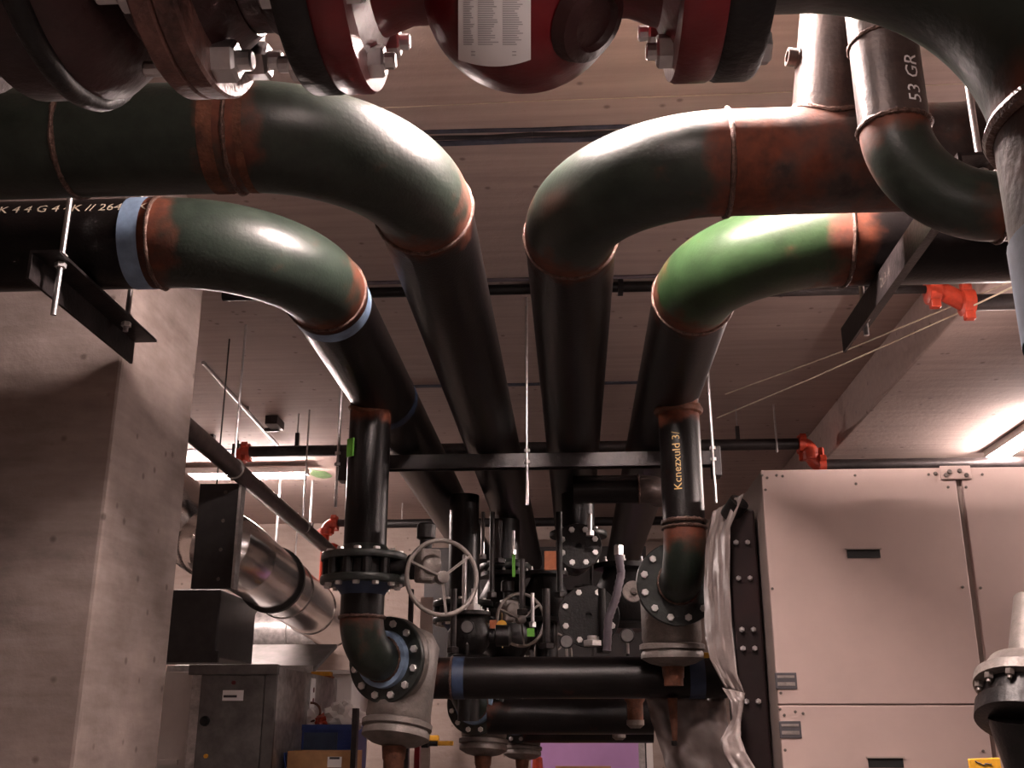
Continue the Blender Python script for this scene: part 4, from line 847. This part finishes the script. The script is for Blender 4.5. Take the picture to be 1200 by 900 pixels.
# ================================================================ BACK: boards, posts, strip
p0, p1_ = at(622, 862, 11.6), at(748, 862, 11.6)
t = thing('lavender_board', (p0.x, 11.6, 0), 'lavender insulation board standing at the far wall', 'board'); obj('board', MB().box2((p0.x, 11.6, .25), (p1_.x, 11.65, p0.z + .03)), 'lav', t, smooth=False); obj('foot_rail', MB().box2((p0.x, 11.55, 0), (p1_.x, 11.7, .25)), 'card', t, smooth=False)
for i, (u0, u1, v0, Y, mtl, lab, nm) in enumerate(((757, 764, 855, 10.5, 'white', 'white post right of the lavender board', 'white_post'), (748, 755, 860, 11.0, 'galv', 'grey post right of the lavender board', 'grey_post'), (487, 493, 822, 8.6, 'red', 'thin red upright behind the left suction diffuser', 'red_upright'), (493, 507, 700, 9.8, 'wallc', 'pale upright behind the left suction diffuser', 'pale_upright'), (479, 484, 690, 8.0, 'angle', 'thin black upright under the handwheel', 'black_upright'), (413, 419, 830, 6.45, 'angle', 'black upright beside the cardboard box', 'black_upright'))):
    a_, b_ = at(u0, v0, Y), at(u1, v0, Y); t = thing(nm, (a_.x, Y, 0), lab, 'post'); obj('post', MB().box2((a_.x, Y, .02), (b_.x, Y + .06, a_.z)), mtl, t, smooth=False); obj('base_plate', MB().box2((a_.x - .05, Y - .05, 0), (b_.x + .05, Y + .11, .02)), mtl, t, smooth=False)
for kk, (u, v, Y, lab, w) in enumerate(((497, 865, 5.5, 'yellow lever handle right of the left suction diffuser', .15), (522, 871, 7.0, 'small yellow lever handle of the second suction diffuser', .10), (823, 768, 5.6, 'yellow lever handle right of the right suction diffuser', .07))):
    p = at(u, v, Y); lv = tag(obj('lever_handle', MB().box(p, (w, .02, .028)), 'yellow', (D1, D2_[0], D4)[kk], smooth=False, bevel=.006), 'yellow lever'); obj('valve_stub', MB().lathe(p - X_ * w * .5, -X_, [(0, .018), (.05, .018), (.06, .028), (.10, .028)], 12), 'casting', lv)
p = at(630, 895, 10.5); t = thing('orange_cone', (p.x, p.y, 0), 'small orange object left of the lavender board', 'cone'); obj('cone', MB().lathe((p.x, p.y, .03), Z_, [(0, .16), (.05, .13), (p.z + .05 - .03, .045), (p.z + .06 - .03, .03)], 24), 'orange', t); obj('base', MB().box((p.x, p.y, .015), (.36, .36, .03)), 'orange', t, smooth=False)
p = at(690, 902, 10.2); t = thing('cardboard_sheet', (p.x, p.y, 0), 'brown cardboard sheet leaning before the lavender board', 'cardboard'); obj('sheet', MB().box2((p.x - .3, 10.2, 0), (p.x + .2, 10.23, p.z + .03)), 'card', t, smooth=False); obj('fold', MB().box2((p.x - .3, 10.17, 0), (p.x - .25, 10.2, p.z + .02)), 'card', t, smooth=False)

# ---------------------------------------------------------------- added dark backdrop, darkens the far wall behind the middle drops
p0, p1_ = at(498, 642, 12.2), at(762, 770, 12.2)
t = thing('dark_backdrop', ((p0.x + p1_.x) / 2, 12.2, 1.66), 'added long black box darkening the far wall behind the middle drop pipes', 'enclosure')
obj('body', MB().box2((p0.x, 12.2, zat(778, 12.2)), (p1_.x, 12.9, p0.z)), 'dark', t, smooth=False, bevel=.01)
for k in range(4):
    xa = p0.x + (p1_.x - p0.x) * (k + .5) / 4; w = (p1_.x - p0.x) / 4 - .03; dr = obj('door', MB().box2((xa - w / 2, 12.18, zat(775, 12.2)), (xa + w / 2, 12.2, p0.z - .03)), 'dark', t, smooth=False, bevel=.004); obj('handle', MB().box((xa + w * .38, 12.165, p0.z - .5), (.03, .03, .14)), 'casting', dr, smooth=False)
for sx in (p0.x + .05, p1_.x - .05): obj('leg', MB().box2((sx - .04, 12.3, 0), (sx + .04, 12.38, zat(778, 12.2))), 'dark', t, smooth=False)
q0, q1 = at(440, 612, 11.8), at(790, 612, 11.8)
t = thing('rear_cross_pipe', q0, 'thin dark pipe crossing before the far wall behind the mains', 'pipe'); zq = (q0.z + q1.z) / 2
obj('pipe', MB().tube([(q0.x, 11.8, zq), (q1.x, 11.8, zq)], .05, 16), 'casting', t)
for x in (q0.x + .3, (q0.x + q1.x) / 2 - .1, q1.x - .4): obj('hanger_rod', MB().tube([(x, 11.8, CEIL), (x, 11.8, zq)], .008, 6), 'zinc', t)
